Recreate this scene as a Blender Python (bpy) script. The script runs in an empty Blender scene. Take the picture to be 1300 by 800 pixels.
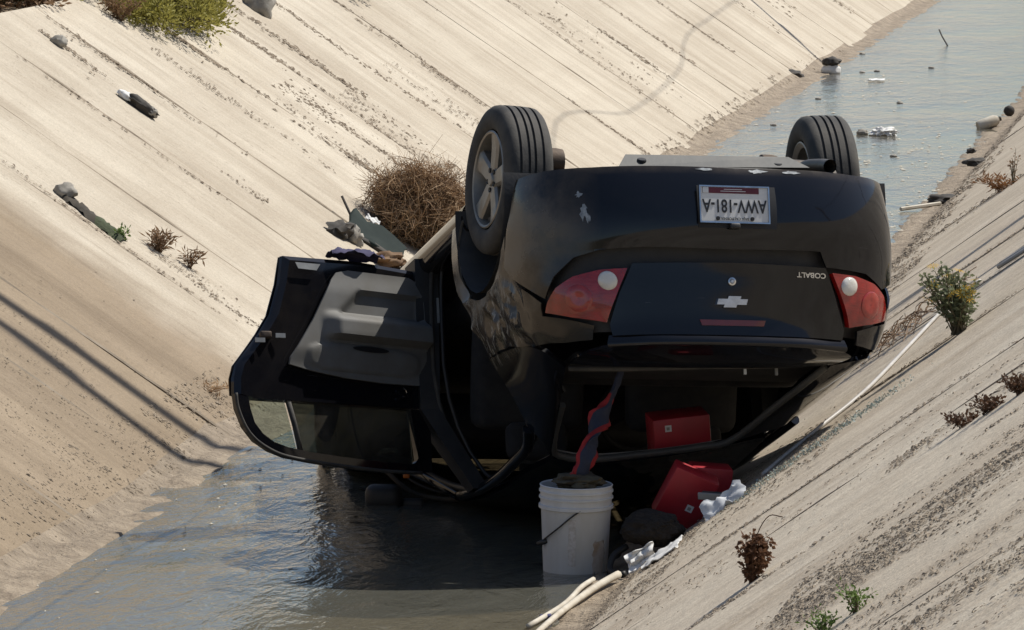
import bpy, bmesh, math, random
import numpy as np
from mathutils import Vector, Matrix, noise

rnd = random.Random(7)
scene = bpy.context.scene
COL = scene.collection
PI = math.pi

# ------------------------------------------------------------------ camera, sky, sun, exposure
cam_data = bpy.data.cameras.new("camera")
cam_data.sensor_width = 36.0
cam_data.lens = 193.85
cam_data.clip_start = 0.5
cam_data.clip_end = 3000.0
cam = bpy.data.objects.new("camera", cam_data)
COL.objects.link(cam)
cam.location = (0.0, 0.0, 3.434)
cam.rotation_euler = (math.radians(90.0 - 5.929), 0.0, math.radians(8.462))
scene.camera = cam

SUN = Vector((0.44, 0.38, 0.81)).normalized()
world = bpy.data.worlds.new("World")
scene.world = world
world.use_nodes = True
wn = world.node_tree
sky_tex = wn.nodes.new("ShaderNodeTexSky")
sky_tex.sky_type = 'NISHITA'
sky_tex.sun_disc = False
sky_tex.sun_elevation = math.asin(SUN.z)
sky_tex.sun_rotation = math.atan2(SUN.x, SUN.y)
sky_tex.air_density = 1.0
sky_tex.dust_density = 1.0
wn.links.new(sky_tex.outputs[0], wn.nodes["Background"].inputs[0])
wn.nodes["Background"].inputs[1].default_value = 0.085

sun_data = bpy.data.lights.new("sun", 'SUN')
sun_data.energy = 4.6
sun_data.angle = math.radians(0.55)
sun_data.color = (1.0, 0.955, 0.875)
sun = bpy.data.objects.new("sun", sun_data)
COL.objects.link(sun)
sun.location = SUN * 60
sun.rotation_euler = (-SUN).to_track_quat('-Z', 'Y').to_euler()

vs = scene.view_settings
vs.view_transform = 'Standard'
vs.look = 'None'
vs.exposure = 0.22
vs.gamma = 1.0
vs.use_curve_mapping = False
scene.render.engine = 'CYCLES'
scene.cycles.use_denoising = True
scene.cycles.max_bounces = 6
scene.cycles.transparent_max_bounces = 8
scene.cycles.caustics_reflective = False
scene.cycles.caustics_refractive = False

# ------------------------------------------------------------------ node helpers
class NT:
    def __init__(self, name):
        self.m = bpy.data.materials.new(name)
        self.m.use_nodes = True
        self.t = self.m.node_tree
        self.b = self.t.nodes["Principled BSDF"]
        self.out = self.t.nodes["Material Output"]
    def n(self, kind, **kw):
        nd = self.t.nodes.new(kind)
        for k, v in kw.items():
            setattr(nd, k, v)
        return nd
    def l(self, a, b):
        self.t.links.new(a, b)
    def set(self, **kw):
        for k, v in kw.items():
            k = k.replace('_', ' ')
            if isinstance(v, (int, float)):
                self.b.inputs[k].default_value = v
            elif isinstance(v, tuple):
                self.b.inputs[k].default_value = v if len(v) == 4 else (*v, 1)
            else:
                self.l(v, self.b.inputs[k])
        return self
    def coord(self, kind='Object', scale=(1, 1, 1), rot=(0, 0, 0)):
        if kind == 'Position':
            src = self.n("ShaderNodeNewGeometry").outputs["Position"]
        else:
            src = self.n("ShaderNodeTexCoord").outputs[kind]
        mp = self.n("ShaderNodeMapping")
        mp.inputs["Scale"].default_value = scale
        mp.inputs["Rotation"].default_value = rot
        self.l(src, mp.inputs["Vector"])
        return mp.outputs[0]
    def noise(self, vec, scale=5, detail=5, rough=.6, dist=0.0):
        nd = self.n("ShaderNodeTexNoise")
        nd.inputs["Scale"].default_value = scale
        nd.inputs["Detail"].default_value = detail
        nd.inputs["Roughness"].default_value = rough
        nd.inputs["Distortion"].default_value = dist
        self.l(vec, nd.inputs["Vector"])
        return nd.outputs["Fac"]
    def ramp(self, fac, stops):
        nd = self.n("ShaderNodeValToRGB")
        el = nd.color_ramp.elements
        while len(el) < len(stops):
            el.new(0.5)
        for e, (p, c) in zip(el, stops):
            e.position = p
            e.color = (c, c, c, 1) if isinstance(c, (int, float)) else (*c, 1)
        self.l(fac, nd.inputs["Fac"])
        return nd.outputs["Color"]
    def mix(self, fac, a, b, mode='MIX'):
        nd = self.n("ShaderNodeMix", data_type='RGBA', blend_type=mode)
        for sock, v in ((nd.inputs["Factor"], fac), (nd.inputs["A"], a), (nd.inputs["B"], b)):
            if isinstance(v, (int, float)):
                sock.default_value = v if sock.type == 'VALUE' else (v, v, v, 1)
            elif isinstance(v, tuple):
                sock.default_value = (*v, 1)
            else:
                self.l(v, sock)
        for s in nd.inputs:
            pass
        return nd.outputs["Result"]
    def math(self, op, a, b=None, clamp=False):
        nd = self.n("ShaderNodeMath", operation=op, use_clamp=clamp)
        for i, v in enumerate((a, b)):
            if v is None:
                continue
            if isinstance(v, (int, float)):
                nd.inputs[i].default_value = v
            else:
                self.l(v, nd.inputs[i])
        return nd.outputs[0]
    def bump(self, h, strength=.3, dist=.01):
        nd = self.n("ShaderNodeBump")
        nd.inputs["Strength"].default_value = strength
        nd.inputs["Distance"].default_value = dist
        self.l(h, nd.inputs["Height"])
        self.l(nd.outputs[0], self.b.inputs["Normal"])

# the Mix node has several sockets of one name; pick the colour ones
def _mix(self, fac, a, b, mode='MIX'):
    nd = self.n("ShaderNodeMix", data_type='RGBA', blend_type=mode)
    def put(sock, v, col):
        if isinstance(v, (int, float)):
            sock.default_value = (v, v, v, 1) if col else v
        elif isinstance(v, tuple):
            sock.default_value = (*v[:3], 1)
        else:
            self.l(v, sock)
    put(nd.inputs[0], fac, False)
    put(nd.inputs[6], a, True)
    put(nd.inputs[7], b, True)
    return nd.outputs[2]
NT.mix = _mix

def pm(name, c1, c2=None, scale=8, rough=.6, bump=.0, bscale=60, metallic=0., coat=0., kind='Object', stretch=(1, 1, 1), spec=.5, bdist=.005, sheen=0.):
    k = NT(name)
    v = k.coord(kind, stretch)
    c2 = c2 or tuple(x * .7 for x in c1)
    f = k.ramp(k.noise(v, scale, 5, .6), [(.32, 0.), (.68, 1.)])
    k.set(Base_Color=k.mix(f, c1, c2), Roughness=rough, Metallic=metallic, Coat_Weight=coat)
    k.b.inputs["Specular IOR Level"].default_value = spec
    if sheen:
        k.b.inputs["Sheen Weight"].default_value = sheen
    if bump:
        k.bump(k.noise(v, bscale, 4, .6), bump, bdist)
    return k.m

# ------------------------------------------------------------------ object helpers
def link(name, me, mat=None, parent=None, smooth=False, sharp=None):
    o = bpy.data.objects.new(name, me)
    COL.objects.link(o)
    if mat is not None and not me.materials:
        for m_ in (mat if isinstance(mat, (list, tuple)) else [mat]):
            me.materials.append(m_)
    if parent is not None:
        o.parent = parent
    if smooth:
        me.polygons.foreach_set("use_smooth", [True] * len(me.polygons))
        if sharp:
            me.set_sharp_from_angle(angle=math.radians(sharp))
    return o

def from_bm(name, bm, mat=None, parent=None, smooth=False, sharp=None):
    me = bpy.data.meshes.new(name)
    bm.to_mesh(me)
    bm.free()
    return link(name, me, mat, parent, smooth, sharp)

def from_py(name, verts, faces, mat=None, parent=None, smooth=False, sharp=None):
    me = bpy.data.meshes.new(name)
    me.from_pydata([tuple(v) for v in verts], [], faces)
    me.update()
    return link(name, me, mat, parent, smooth, sharp)

def tag(o, label=None, cat=None, group=None, kind=None):
    if label: o["label"] = label
    if cat: o["category"] = cat
    if group: o["group"] = group
    if kind: o["kind"] = kind
    return o

def empty(name, loc=(0, 0, 0), rot=(0, 0, 0)):
    o = bpy.data.objects.new(name, None)
    COL.objects.link(o)
    o.location = loc
    o.rotation_euler = rot
    o.empty_display_size = .1
    return o

class MB:
    """collects shapes into one mesh"""
    def __init__(self):
        self.v, self.f, self.mi = [], [], []
    def add(self, vs_, fs_, mi=0):
        k = len(self.v)
        self.v += [tuple(p) for p in vs_]
        self.f += [tuple(i + k for i in f) for f in fs_]
        self.mi += [mi] * len(fs_)
        return self
    def tube(self, pts, r, n=8, cap=True, mi=0):
        pts = [Vector(p) for p in pts]
        m = len(pts)
        rs = r if isinstance(r, (list, tuple)) else [r] * m
        vs_, fs_ = [], []
        up = None
        for i, p in enumerate(pts):
            d = (pts[min(i + 1, m - 1)] - pts[max(i - 1, 0)])
            if d.length < 1e-9: d = Vector((0, 0, 1))
            d.normalize()
            if up is None:
                up = d.orthogonal().normalized()
            else:
                up = (up - d * up.dot(d))
                up = up.normalized() if up.length > 1e-6 else d.orthogonal().normalized()
            s = d.cross(up)
            for j in range(n):
                a = 2 * PI * j / n
                vs_.append(p + (up * math.cos(a) + s * math.sin(a)) * rs[i])
        for i in range(m - 1):
            for j in range(n):
                fs_.append((i * n + j, i * n + (j + 1) % n, (i + 1) * n + (j + 1) % n, (i + 1) * n + j))
        if cap:
            fs_.append(tuple(range(n))[::-1])
            fs_.append(tuple((m - 1) * n + j for j in range(n)))
        return self.add(vs_, fs_, mi)
    def lathe(self, prof, n=32, axis='Z', centre=(0, 0, 0), mi=0, closed=False):
        vs_, fs_ = [], []
        c = Vector(centre)
        for (r, h) in prof:
            for j in range(n):
                a = 2 * PI * j / n
                if axis == 'Z': p = Vector((r * math.cos(a), r * math.sin(a), h))
                else: p = Vector((h, r * math.cos(a), r * math.sin(a)))
                vs_.append(c + p)
        m = len(prof)
        for i in range(m if closed else m - 1):
            k = (i + 1) % m
            for j in range(n):
                fs_.append((i * n + j, i * n + (j + 1) % n, k * n + (j + 1) % n, k * n + j))
        return self.add(vs_, fs_, mi)
    def box(self, lo, hi, M=None, mi=0):
        vs_ = [Vector((x, y, z)) for x in (lo[0], hi[0]) for y in (lo[1], hi[1]) for z in (lo[2], hi[2])]
        if M: vs_ = [M @ v for v in vs_]
        return self.add(vs_, [(0, 1, 3, 2), (4, 6, 7, 5), (0, 4, 5, 1), (2, 3, 7, 6), (0, 2, 6, 4), (1, 5, 7, 3)], mi)
    def build(self, name, mat=None, parent=None, smooth=False, sharp=None, fix=True):
        me = bpy.data.meshes.new(name)
        me.from_pydata(self.v, [], self.f)
        if any(self.mi):
            me.polygons.foreach_set("material_index", self.mi)
        me.update()
        if fix:
            bm = bmesh.new(); bm.from_mesh(me)
            bmesh.ops.recalc_face_normals(bm, faces=bm.faces[:])
            bm.to_mesh(me); bm.free()
        return link(name, me, mat, parent, smooth, sharp)

def rbox(name, size, mat, parent=None, loc=(0, 0, 0), M=None, bev=.02, seg=3, puff=0.0, jitter=0.0, seed=0):
    """bevelled box with optional puffing and dents, centred on loc"""
    bm = bmesh.new()
    bmesh.ops.create_cube(bm, size=1.0)
    for v in bm.verts:
        v.co = Vector((v.co.x * size[0], v.co.y * size[1], v.co.z * size[2]))
    bmesh.ops.bevel(bm, geom=bm.edges[:] + bm.verts[:], offset=bev, segments=seg, affect='EDGES', profile=.5)
    if puff or jitter:
        bmesh.ops.subdivide_edges(bm, edges=[e for e in bm.edges if e.calc_length() > min(size) * .45], cuts=3, use_grid_fill=True)
        for v in bm.verts:
            c = v.co
            q = (1 - (2 * c.x / size[0]) ** 2) * (1 - (2 * c.y / size[1]) ** 2) + (1 - (2 * c.y / size[1]) ** 2) * (1 - (2 * c.z / size[2]) ** 2)
            n_ = Vector((c.x / size[0], c.y / size[1], c.z / size[2]))
            v.co += n_ * puff * max(0, q) * .5
            if jitter:
                v.co += noise.noise_vector(c * (3.0 / max(size)) * 2 + Vector((seed * 7.1, seed, 0))) * jitter
    for v in bm.verts:
        v.co = (M @ v.co if M else v.co) + Vector(loc)
    bmesh.ops.recalc_face_normals(bm, faces=bm.faces[:])
    return from_bm(name, bm, mat, parent, True, 40)

def shell(bm, t):
    """give a sheet thickness towards its back"""
    vs_ = bm.verts[:]; fs_ = bm.faces[:]
    nn = {}
    for v in vs_:
        n = Vector((0, 0, 0))
        for f in v.link_faces:
            n += f.normal * f.calc_area()
        nn[v] = n.normalized() if n.length > 1e-12 else Vector((0, 0, 0))
    bound = [e for e in bm.edges if len(e.link_faces) == 1]
    cp_ = {v: bm.verts.new(v.co - nn[v] * t) for v in vs_}
    for f in fs_:
        try: bm.faces.new([cp_[v] for v in reversed(f.verts)])
        except ValueError: pass
    for e in bound:
        l_ = e.link_loops[0]
        a, b = l_.vert, l_.link_loop_next.vert
        try: bm.faces.new((b, a, cp_[a], cp_[b]))
        except ValueError: pass
    bm.normal_update()

def patch_bm(poly, fn, du, dv, thick=0.0, ref=None, tri=True):
    """cut a polygon of (u,v) by a grid and lay it on the surface fn(u,v)"""
    bm = bmesh.new()
    f = bm.faces.new([bm.verts.new((u, v, 0)) for u, v in poly])
    us = [q[0] for q in poly]; vv = [q[1] for q in poly]
    for lo, hi, st, no in ((min(us), max(us), du, (1, 0, 0)), (min(vv), max(vv), dv, (0, 1, 0))):
        k = max(1, int(round((hi - lo) / st)))
        for i in range(1, k):
            c = lo + (hi - lo) * i / k
            co = (c, 0, 0) if no[0] else (0, c, 0)
            bmesh.ops.bisect_plane(bm, geom=bm.verts[:] + bm.edges[:] + bm.faces[:], plane_co=co, plane_no=no, dist=1e-6)
    bmesh.ops.remove_doubles(bm, verts=bm.verts[:], dist=1e-5)
    bmesh.ops.triangulate(bm, faces=[q for q in bm.faces if len(q.verts) > 4])
    for v in bm.verts:
        v.co = Vector(fn(v.co.x, v.co.y))
    bm.normal_update()
    if ref is not None:
        s = sum((fc.normal.dot(fc.calc_center_median() - Vector(ref))) * fc.calc_area() for fc in bm.faces)
        if s < 0:
            bmesh.ops.reverse_faces(bm, faces=bm.faces[:])
            bm.normal_update()
    if thick:
        shell(bm, thick)
    return bm

def cr(p0, p1, p2, p3, t):
    return .5 * ((2 * p1) + (-p0 + p2) * t + (2 * p0 - 5 * p1 + 4 * p2 - p3) * t * t + (-p0 + 3 * p1 - 3 * p2 + p3) * t ** 3)

def spline(pts, n):
    pts = [Vector(p) for p in pts]
    m = len(pts)
    out = []
    for i in range(n + 1):
        x = i / n * (m - 1)
        k = min(int(x), m - 2)
        t = x - k
        a = pts[k - 1] if k > 0 else pts[0] * 2 - pts[1]
        d = pts[k + 2] if k + 2 < m else pts[-1] * 2 - pts[-2]
        out.append(cr(a, pts[k], pts[k + 1], d, t))
    return out

def loft(name, rows, nu, nv, mat, parent=None, thick=0.0, ref=None, tf=None):
    """smooth sheet through rows of points"""
    rr = [spline(r, nu) for r in rows]
    cols = [spline([r[i] for r in rr], nv) for i in range(nu + 1)]
    bm = bmesh.new()
    g = [[bm.verts.new(tf(cols[i][j]) if tf else cols[i][j]) for j in range(nv + 1)] for i in range(nu + 1)]
    for i in range(nu):
        for j in range(nv):
            bm.faces.new((g[i][j], g[i + 1][j], g[i + 1][j + 1], g[i][j + 1]))
    bm.normal_update()
    if ref is not None:
        s = sum(f.normal.dot(f.calc_center_median() - Vector(ref)) * f.calc_area() for f in bm.faces)
        if s < 0:
            bmesh.ops.reverse_faces(bm, faces=bm.faces[:]); bm.normal_update()
    if thick:
        shell(bm, thick)
    return from_bm(name, bm, mat, parent, True, 40)

# ------------------------------------------------------------------ materials of the place
def concrete(name, base, pale, stain, stain_amt=.55, speck=.5, bump=.35, dirty=None):
    k = NT(name)
    pos = k.coord('Position')
    fine = k.coord('Position', (2.0, 17.0, 2.0))
    soft = k.coord('Position', (.45, 1.9, .45))
    if dirty:                                    # dirt washed over the near slabs, with a ragged edge
        dbase, dpale, dstain, y0, wd = dirty
        sy = k.n("ShaderNodeSeparateXYZ"); k.l(pos, sy.inputs[0])
        wob = k.math('MULTIPLY', k.math('SUBTRACT', k.noise(k.coord('Position', (.8, .5, .8)), 1.6, 6, .65), .5), 1.1)
        mr_ = k.n("ShaderNodeMapRange"); mr_.inputs[1].default_value = y0 + wd; mr_.inputs[2].default_value = y0 - wd
        k.l(k.math('ADD', sy.outputs["Y"], wob), mr_.inputs[0])
        dm = mr_.outputs[0]
        base_, pale_, stain_ = k.mix(dm, base, dbase), k.mix(dm, pale, dpale), k.mix(dm, stain, dstain)
    else:
        base_, pale_, stain_ = base, pale, stain
    col = k.mix(k.ramp(k.noise(pos, .55, 4, .55), [(.30, 0.), (.70, 1.)]), base_, pale_)
    big = k.ramp(k.noise(soft, 1.0, 9, .66, .5), [(.42, 0.), (.64, 1.)])
    col = k.mix(k.math('MULTIPLY', big, stain_amt * .75), col, stain_)
    pal = k.ramp(k.noise(k.coord('Position', (.8, 2.6, .8)), 1.3, 8, .68, .4), [(.50, 0.), (.68, 1.)])
    col = k.mix(k.math('MULTIPLY', pal, .45), col, pale_)
    st = k.ramp(k.noise(k.coord('Position', (.5, 5.0, .5)), 1.0, 8, .68, .35), [(.52, 0.), (.68, 1.)])
    blot = k.ramp(k.noise(pos, .8, 5, .6), [(.42, 0.), (.60, 1.)])
    col = k.mix(k.math('MULTIPLY', k.math('MULTIPLY', st, blot), stain_amt), col, stain_)
    tide = k.ramp(k.noise(k.coord('Position', (2.4, .12, 2.4)), 1.0, 6, .62, .3), [(.44, 0.), (.66, 1.)])
    col = k.mix(k.math('MULTIPLY', tide, .22), col, stain_)
    fl = k.ramp(k.noise(fine, 1.0, 6, .72), [(.36, 1.), (.54, 0.)])
    col = k.mix(k.math('MULTIPLY', fl, .11), col, (.10, .08, .06))
    sp = k.noise(k.coord('Position', (14, 30, 14)), 1.0, 7, .78)
    spm = k.math('MULTIPLY', k.ramp(sp, [(.585, 0.), (.66, 1.)]), k.ramp(k.noise(pos, .9, 4, .6), [(.40, .1), (.62, 1.)]))
    col = k.mix(k.math('MULTIPLY', spm, speck), col, (.10, .074, .05))
    grain = k.noise(pos, 85, 4, .75)
    col = k.mix(.22, col, k.ramp(grain, [(.3, .1), (.7, .95)]), 'OVERLAY')
    k.set(Base_Color=col, Roughness=.93)
    k.b.inputs["Specular IOR Level"].default_value = .25
    h = k.math('ADD', k.math('MULTIPLY', grain, .3), k.math('ADD', k.math('MULTIPLY', k.noise(fine, 1.0, 5, .7), .18), k.math('MULTIPLY', k.noise(pos, 3.5, 6, .65), 2.0)))
    k.bump(h, bump, .014)
    return k.m

M_CL = concrete("cream_concrete", (.445, .392, .312), (.535, .480, .390), (.315, .260, .195), .75, .75, .55,
                ((.245, .19, .128), (.32, .255, .183), (.165, .124, .083), 28.2, .40))
M_CR = concrete("grey_concrete", (.52, .445, .345), (.61, .535, .425), (.36, .285, .205), .70, .85, .7)
M_SOIL = pm("dry_soil", (.24, .185, .125), (.33, .26, .18), 3, .95, .6, 40, kind='Position', bdist=.02)
M_SILT = pm("canal_silt", (.17, .13, .088), (.33, .265, .19), 7, .8, 1.0, 28, kind='Position', bdist=.03)
M_FLOOR = pm("canal_bed", (.20, .155, .10), (.29, .235, .16), 5, .9, .4, 30, kind='Position', stretch=(2, .6, 1), bdist=.02)
M_CRUMB = pm("dry_dirt_crumbs", (.15, .112, .078), (.29, .23, .165), 14, .95, kind='Position')
M_LITTER = pm("leaf_litter", (.13, .098, .068), (.42, .34, .245), 40, .9, kind='Position')
M_JOINT = pm("joint_dirt", (.20, .16, .115), (.42, .35, .265), 5, .95, kind='Position')

def water_mat():
    k = NT("shallow_water")
    t = k.t
    t.nodes.remove(k.b)
    p1 = k.coord('Position', (5.2, 1.9, 1))
    p2 = k.coord('Position', (19., 8.5, 1))
    p3 = k.coord('Position', (1.2, .45, 1))
    calm = k.ramp(k.noise(p3, 1.0, 3, .5), [(.35, .35), (.65, 1.)])
    n1 = k.noise(p1, 1.0, 4, .6, .6)
    n2 = k.noise(p2, 1.0, 3, .6, .4)
    h = k.math('ADD', k.math('MULTIPLY', n1, 1.0), k.math('MULTIPLY', n2, .28))
    h = k.math('MULTIPLY', h, calm)
    bp = k.n("ShaderNodeBump")
    bp.inputs["Strength"].default_value = 1.0
    bp.inputs["Distance"].default_value = .027
    k.l(h, bp.inputs["Height"])
    gl = k.n("ShaderNodeBsdfGlossy")
    gl.inputs["Color"].default_value = (.97, .98, 1, 1)
    gl.inputs["Roughness"].default_value = .09
    k.l(bp.outputs[0], gl.inputs["Normal"])
    tr = k.n("ShaderNodeBsdfTransparent")
    tr.inputs["Color"].default_value = (.60, .58, .50, 1)
    df = k.n("ShaderNodeBsdfDiffuse")
    df.inputs["Color"].default_value = (.29, .285, .235, 1)
    mt = k.n("ShaderNodeMixShader")
    mt.inputs[0].default_value = .28
    k.l(tr.outputs[0], mt.inputs[1]); k.l(df.outputs[0], mt.inputs[2])
    fr = k.n("ShaderNodeFresnel")
    fr.inputs["IOR"].default_value = 1.33
    k.l(bp.outputs[0], fr.inputs["Normal"])
    mx = k.n("ShaderNodeMixShader")
    k.l(fr.outputs[0], mx.inputs[0])
    k.l(mt.outputs[0], mx.inputs[1]); k.l(gl.outputs[0], mx.inputs[2])
    k.l(mx.outputs[0], k.out.inputs["Surface"])
    return k.m
M_WATER = water_mat()

# ------------------------------------------------------------------ the canal
XL, ML, XR, MR = -5.345, .67, -2.865, .70          # toe of each bank at the waterline and its slope
def zl(x): return ML * (XL - x)
def zr(x): return MR * (x - XR)
CREST_L, CREST_R = -8.02, .95

def build_ground():
    ys = [-120, -40, -10, 5, 15, 22, 28, 34, 40, 50, 60, 75, 100, 150, 260, 600, 1500]
    prof = [(-1500, 2.2), (-300, 1.9), (-60, 1.84), (-20, 1.80), (-11, 1.79), (-9.2, 1.80), (-8.5, 1.76), (CREST_L - .05, zl(CREST_L) - .05)]
    prof += [(x, zl(x) - .11) for x in (-7.9, -7, -6, -5.4)] + [(-5.15, -.15), (-4.5, -.13), (-3.8, -.13), (-3.1, -.15)]
    prof += [(x, zr(x) - .11) for x in (-2.8, -2, -1, 0, .85)] + [(CREST_R + .05, zr(CREST_R) - .05), (1.6, 2.72), (3, 2.78), (8, 2.82), (30, 2.9), (300, 3.2), (1500, 3.6)]
    v, f = [], []
    for y in ys:
        for (x, z) in prof:
            v.append((x, y, z))
    n = len(prof)
    for i in range(len(ys) - 1):
        for j in range(n - 1):
            a = i * n + j
            f.append((a, a + 1, a + n + 1, a + n))
    o = from_py("ground", v, f, M_SOIL)
    tag(o, "dry bare soil on top of both banks and beyond", kind="structure")
build_ground()

def build_bed():
    v, f = [], []
    xs = [-5.4, -5.0, -4.4, -3.8, -3.3, -2.85]
    n = len(xs)
    ys = [10 + .8 * i for i in range(100)]
    for y in ys:
        for x in xs:
            v.append((x, y, -.095 + .03 * noise.noise(Vector((x * .9, y * .5, 0)))))
    for i in range(len(ys) - 1):
        for j in range(n - 1):
            a = i * n + j
            f.append((a, a + 1, a + n + 1, a + n))
    tag(from_py("canal_bed", v, f, M_FLOOR, None, True), "brown silty bed of the canal seen through shallow water", kind="structure")
build_bed()

def slab_bank(name, label, side, joints, mats, dlo, dhi):
    par = empty(name, (0, 0, 0))
    tag(par, label, kind="structure")
    r = random.Random(3 if side < 0 else 5)
    for i in range(len(joints) - 1):
        y0, y1 = joints[i] + .001 + r.random() * .003, joints[i + 1] - .001 - r.random() * .003
        off = r.uniform(-.003, .003)
        tl = r.uniform(-.002, .002)
        nd = 11
        v, f = [], []
        for k in range(nd + 1):
            d = dlo + (dhi - dlo) * k / nd
            for q, y in enumerate((y0 + r.uniform(-.004, .006), (y0 * .62 + y1 * .38), y1 - r.uniform(-.004, .006))):
                x = XL - d if side < 0 else XR + d
                m = ML if side < 0 else MR
                w = off + tl * (q - 1) + .006 * noise.noise(Vector((d * 1.3, y * .7, side)))
                nx = -side * m / math.hypot(1, m) * -1
                nz = 1 / math.hypot(1, m)
                px = x + (m * nz) * w * (1 if side < 0 else -1)
                v.append((px, y, m * d + nz * w))
        nt_ = len(v)
        for (x, y, z) in v[:nt_]:
            v.append((x, y, z - .07))
        for k in range(nd):
            for q in range(2):
                a = k * 3 + q
                f.append((a, a + 1, a + 4, a + 3))
            for q in (0, 2):
                a = k * 3 + q
                f.append((a, a + 3, a + 3 + nt_, a + nt_))
        for k in (0, nd):
            for q in range(2):
                a = k * 3 + q
                f.append((a, a + 1, a + 1 + nt_, a + nt_))
        bm = bmesh.new()
        me = bpy.data.meshes.new("concrete_slab")
        me.from_pydata(v, [], f)
        bm.from_mesh(me)
        bmesh.ops.recalc_face_normals(bm, faces=bm.faces[:])
        # outward means up
        up = sum(fc.normal.z * fc.calc_area() for fc in bm.faces)
        if up < 0: bmesh.ops.reverse_faces(bm, faces=bm.faces[:])
        bm.to_mesh(me); bm.free()
        link("concrete_slab", me, mats(y0, y1), par)
    return par

JL = [8, 11, 14, 17, 19.5, 21.6, 23.4, 25.2, 26.6, 28.95, 30.3, 31.95, 33.65, 35.85, 37.4, 39.6, 41.5, 44.45, 46.1, 47.6, 49.7, 51.7, 54.5, 56.3, 58.9, 62, 65.9, 69, 72, 75, 79, 83, 87, 92, 98, 105, 115]
JR = [6, 8, 10, 11.8, 13.6, 15.45, 17.38, 19.2, 20.55, 23.7, 26.3, 29.0, 32.3, 36.1, 39.5, 43, 46.5, 50, 54, 58, 62, 66, 70, 75, 80, 86, 92, 98, 105, 115]
slab_bank("left_bank", "bright cream sloping concrete bank with dark joints", -1, JL, lambda a, b: M_CL, -.22, 2.68)
slab_bank("right_bank", "grey sloping concrete bank with leaf litter and cracks", 1, JR, lambda a, b: M_CR, -.22, 3.88)

# thin packed dirt lines in the joints
def joint_lines():
    mb = MB()
    for side, js, dhi in ((-1, JL, 2.66), (1, JR, 3.85)):
        m = ML if side < 0 else MR
        for y in js[1:-1]:
            pts = []
            for k in range(30):
                d = -.1 + (dhi + .1) * k / 29
                x = XL - d if side < 0 else XR + d
                pts.append((x, y + .004 * noise.noise(Vector((d * 3, y, 1))), m * d - .0085 + .011 * noise.noise(Vector((d * 2.6, y, 9))) + .005 * noise.noise(Vector((d * 11, y, 4)))))
            mb.tube(pts, .011, 5)
    tag(mb.build("joint_dirt", M_JOINT, None), "dark dirt packed in the joints of both concrete banks", kind="stuff")
joint_lines()

def water():
    v, f = [], []
    xs = [-5.75, -5.3, -4.6, -3.8, -3.2, -2.5]
    ys = [-20, 10, 18, 22, 26, 30, 36, 44, 56, 70, 90, 140, 260]
    for y in ys:
        for x in xs:
            v.append((x, y, 0))
    n = len(xs)
    for i in range(len(ys) - 1):
        for j in range(n - 1):
            a = i * n + j
            f.append((a, a + 1, a + n + 1, a + n))
    tag(from_py("water", v, f, M_WATER), "shallow rippled canal water", kind="structure")
water()

def silt_margin(name, label, side, y0, y1, wmax, seed):
    v, f = [], []
    ny, nx = int((y1 - y0) / .22), 9
    for i in range(ny + 1):
        y = y0 + (y1 - y0) * i / ny
        w = wmax * (.30 + .75 * abs(noise.noise(Vector((seed, y * .30, 0)))) + .55 * noise.noise(Vector((seed, y * .8, 4))))
        w = max(.05, w)
        if side > 0 and y < 29: w *= .15
        for j in range(nx + 1):
            t = j / nx
            d = .16 - t * (w + .30)
            base = (ML if side < 0 else MR) * d
            x = XL - d if side < 0 else XR + d
            h = max(base + .004, .016 - .05 * max(0, (t - .55)) + .022 * noise.noise(Vector((x * 5, y * 4, seed))) + .014 * noise.noise(Vector((x * 16, y * 13, seed))))
            if t < .15: h = base + .002 + (h - base) * t / .15 - .01
            if t > .93: h = -.07
            v.append((x, y, h))
    for i in range(ny):
        for j in range(nx):
            a = i * (nx + 1) + j
            f.append((a, a + 1, a + nx + 2, a + nx + 1))
    tag(from_py(name, v, f, M_SILT, None, True), label, kind="structure")
silt_margin("silt_margin", "sandy silt along the foot of the cream bank", -1, 14, 100, .17, 2.3)
silt_margin("silt_margin", "sandy silt and dirt along the foot of the grey bank", 1, 15, 100, .14, 8.1)

# ------------------------------------------------------------------ dirt crumbs and litter on the slabs
def flakes(name, label, mat, bands, seed, thick=.35):
    r = random.Random(seed)
    mb = MB()
    for (side, yc, sy, d0, d1, n, smin, smax) in bands:
        m = ML if side < 0 else MR
        nz = 1 / math.hypot(1, m)
        nrm = Vector((m * nz if side < 0 else -m * nz, 0, nz))
        ax = Vector((nz if side < 0 else nz, 0, -m * nz if side < 0 else m * nz))
        ay = Vector((0, 1, 0))
        made = 0; tries = 0
        while made < n and tries < n * 12:
            tries += 1
            d = r.uniform(d0, d1)
            y = yc + r.gauss(0, sy)
            if noise.noise(Vector((d * 1.7, yc * 3.1, y * 5))) + .4 * noise.noise(Vector((d * 7, y * 15, yc))) < r.uniform(-.22, .50):
                continue
            made += 1
            x = XL - d if side < 0 else XR + d
            s = smin + (smax - smin) * r.random() ** 2.2
            a = r.uniform(0, 2 * PI)
            u = (ax * math.cos(a) + ay * math.sin(a)); w = nrm.cross(u)
            c = Vector((x, y, m * d)) + nrm * (.004 + s * thick * .3)
            l_, b_ = s * r.uniform(.7, 1.5), s * r.uniform(.3, .8)
            lift = s * thick * r.uniform(.3, 1.2)
            mb.add([c - u * l_ - nrm * s * .2, c + w * b_, c + u * l_ - nrm * s * .2 + nrm * lift * r.random(), c - w * b_, c + nrm * lift],
                   [(0, 3, 4), (3, 2, 4), (2, 1, 4), (1, 0, 4)])
    return tag(mb.build(name, mat, None, fix=False), label, kind="stuff")

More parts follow.
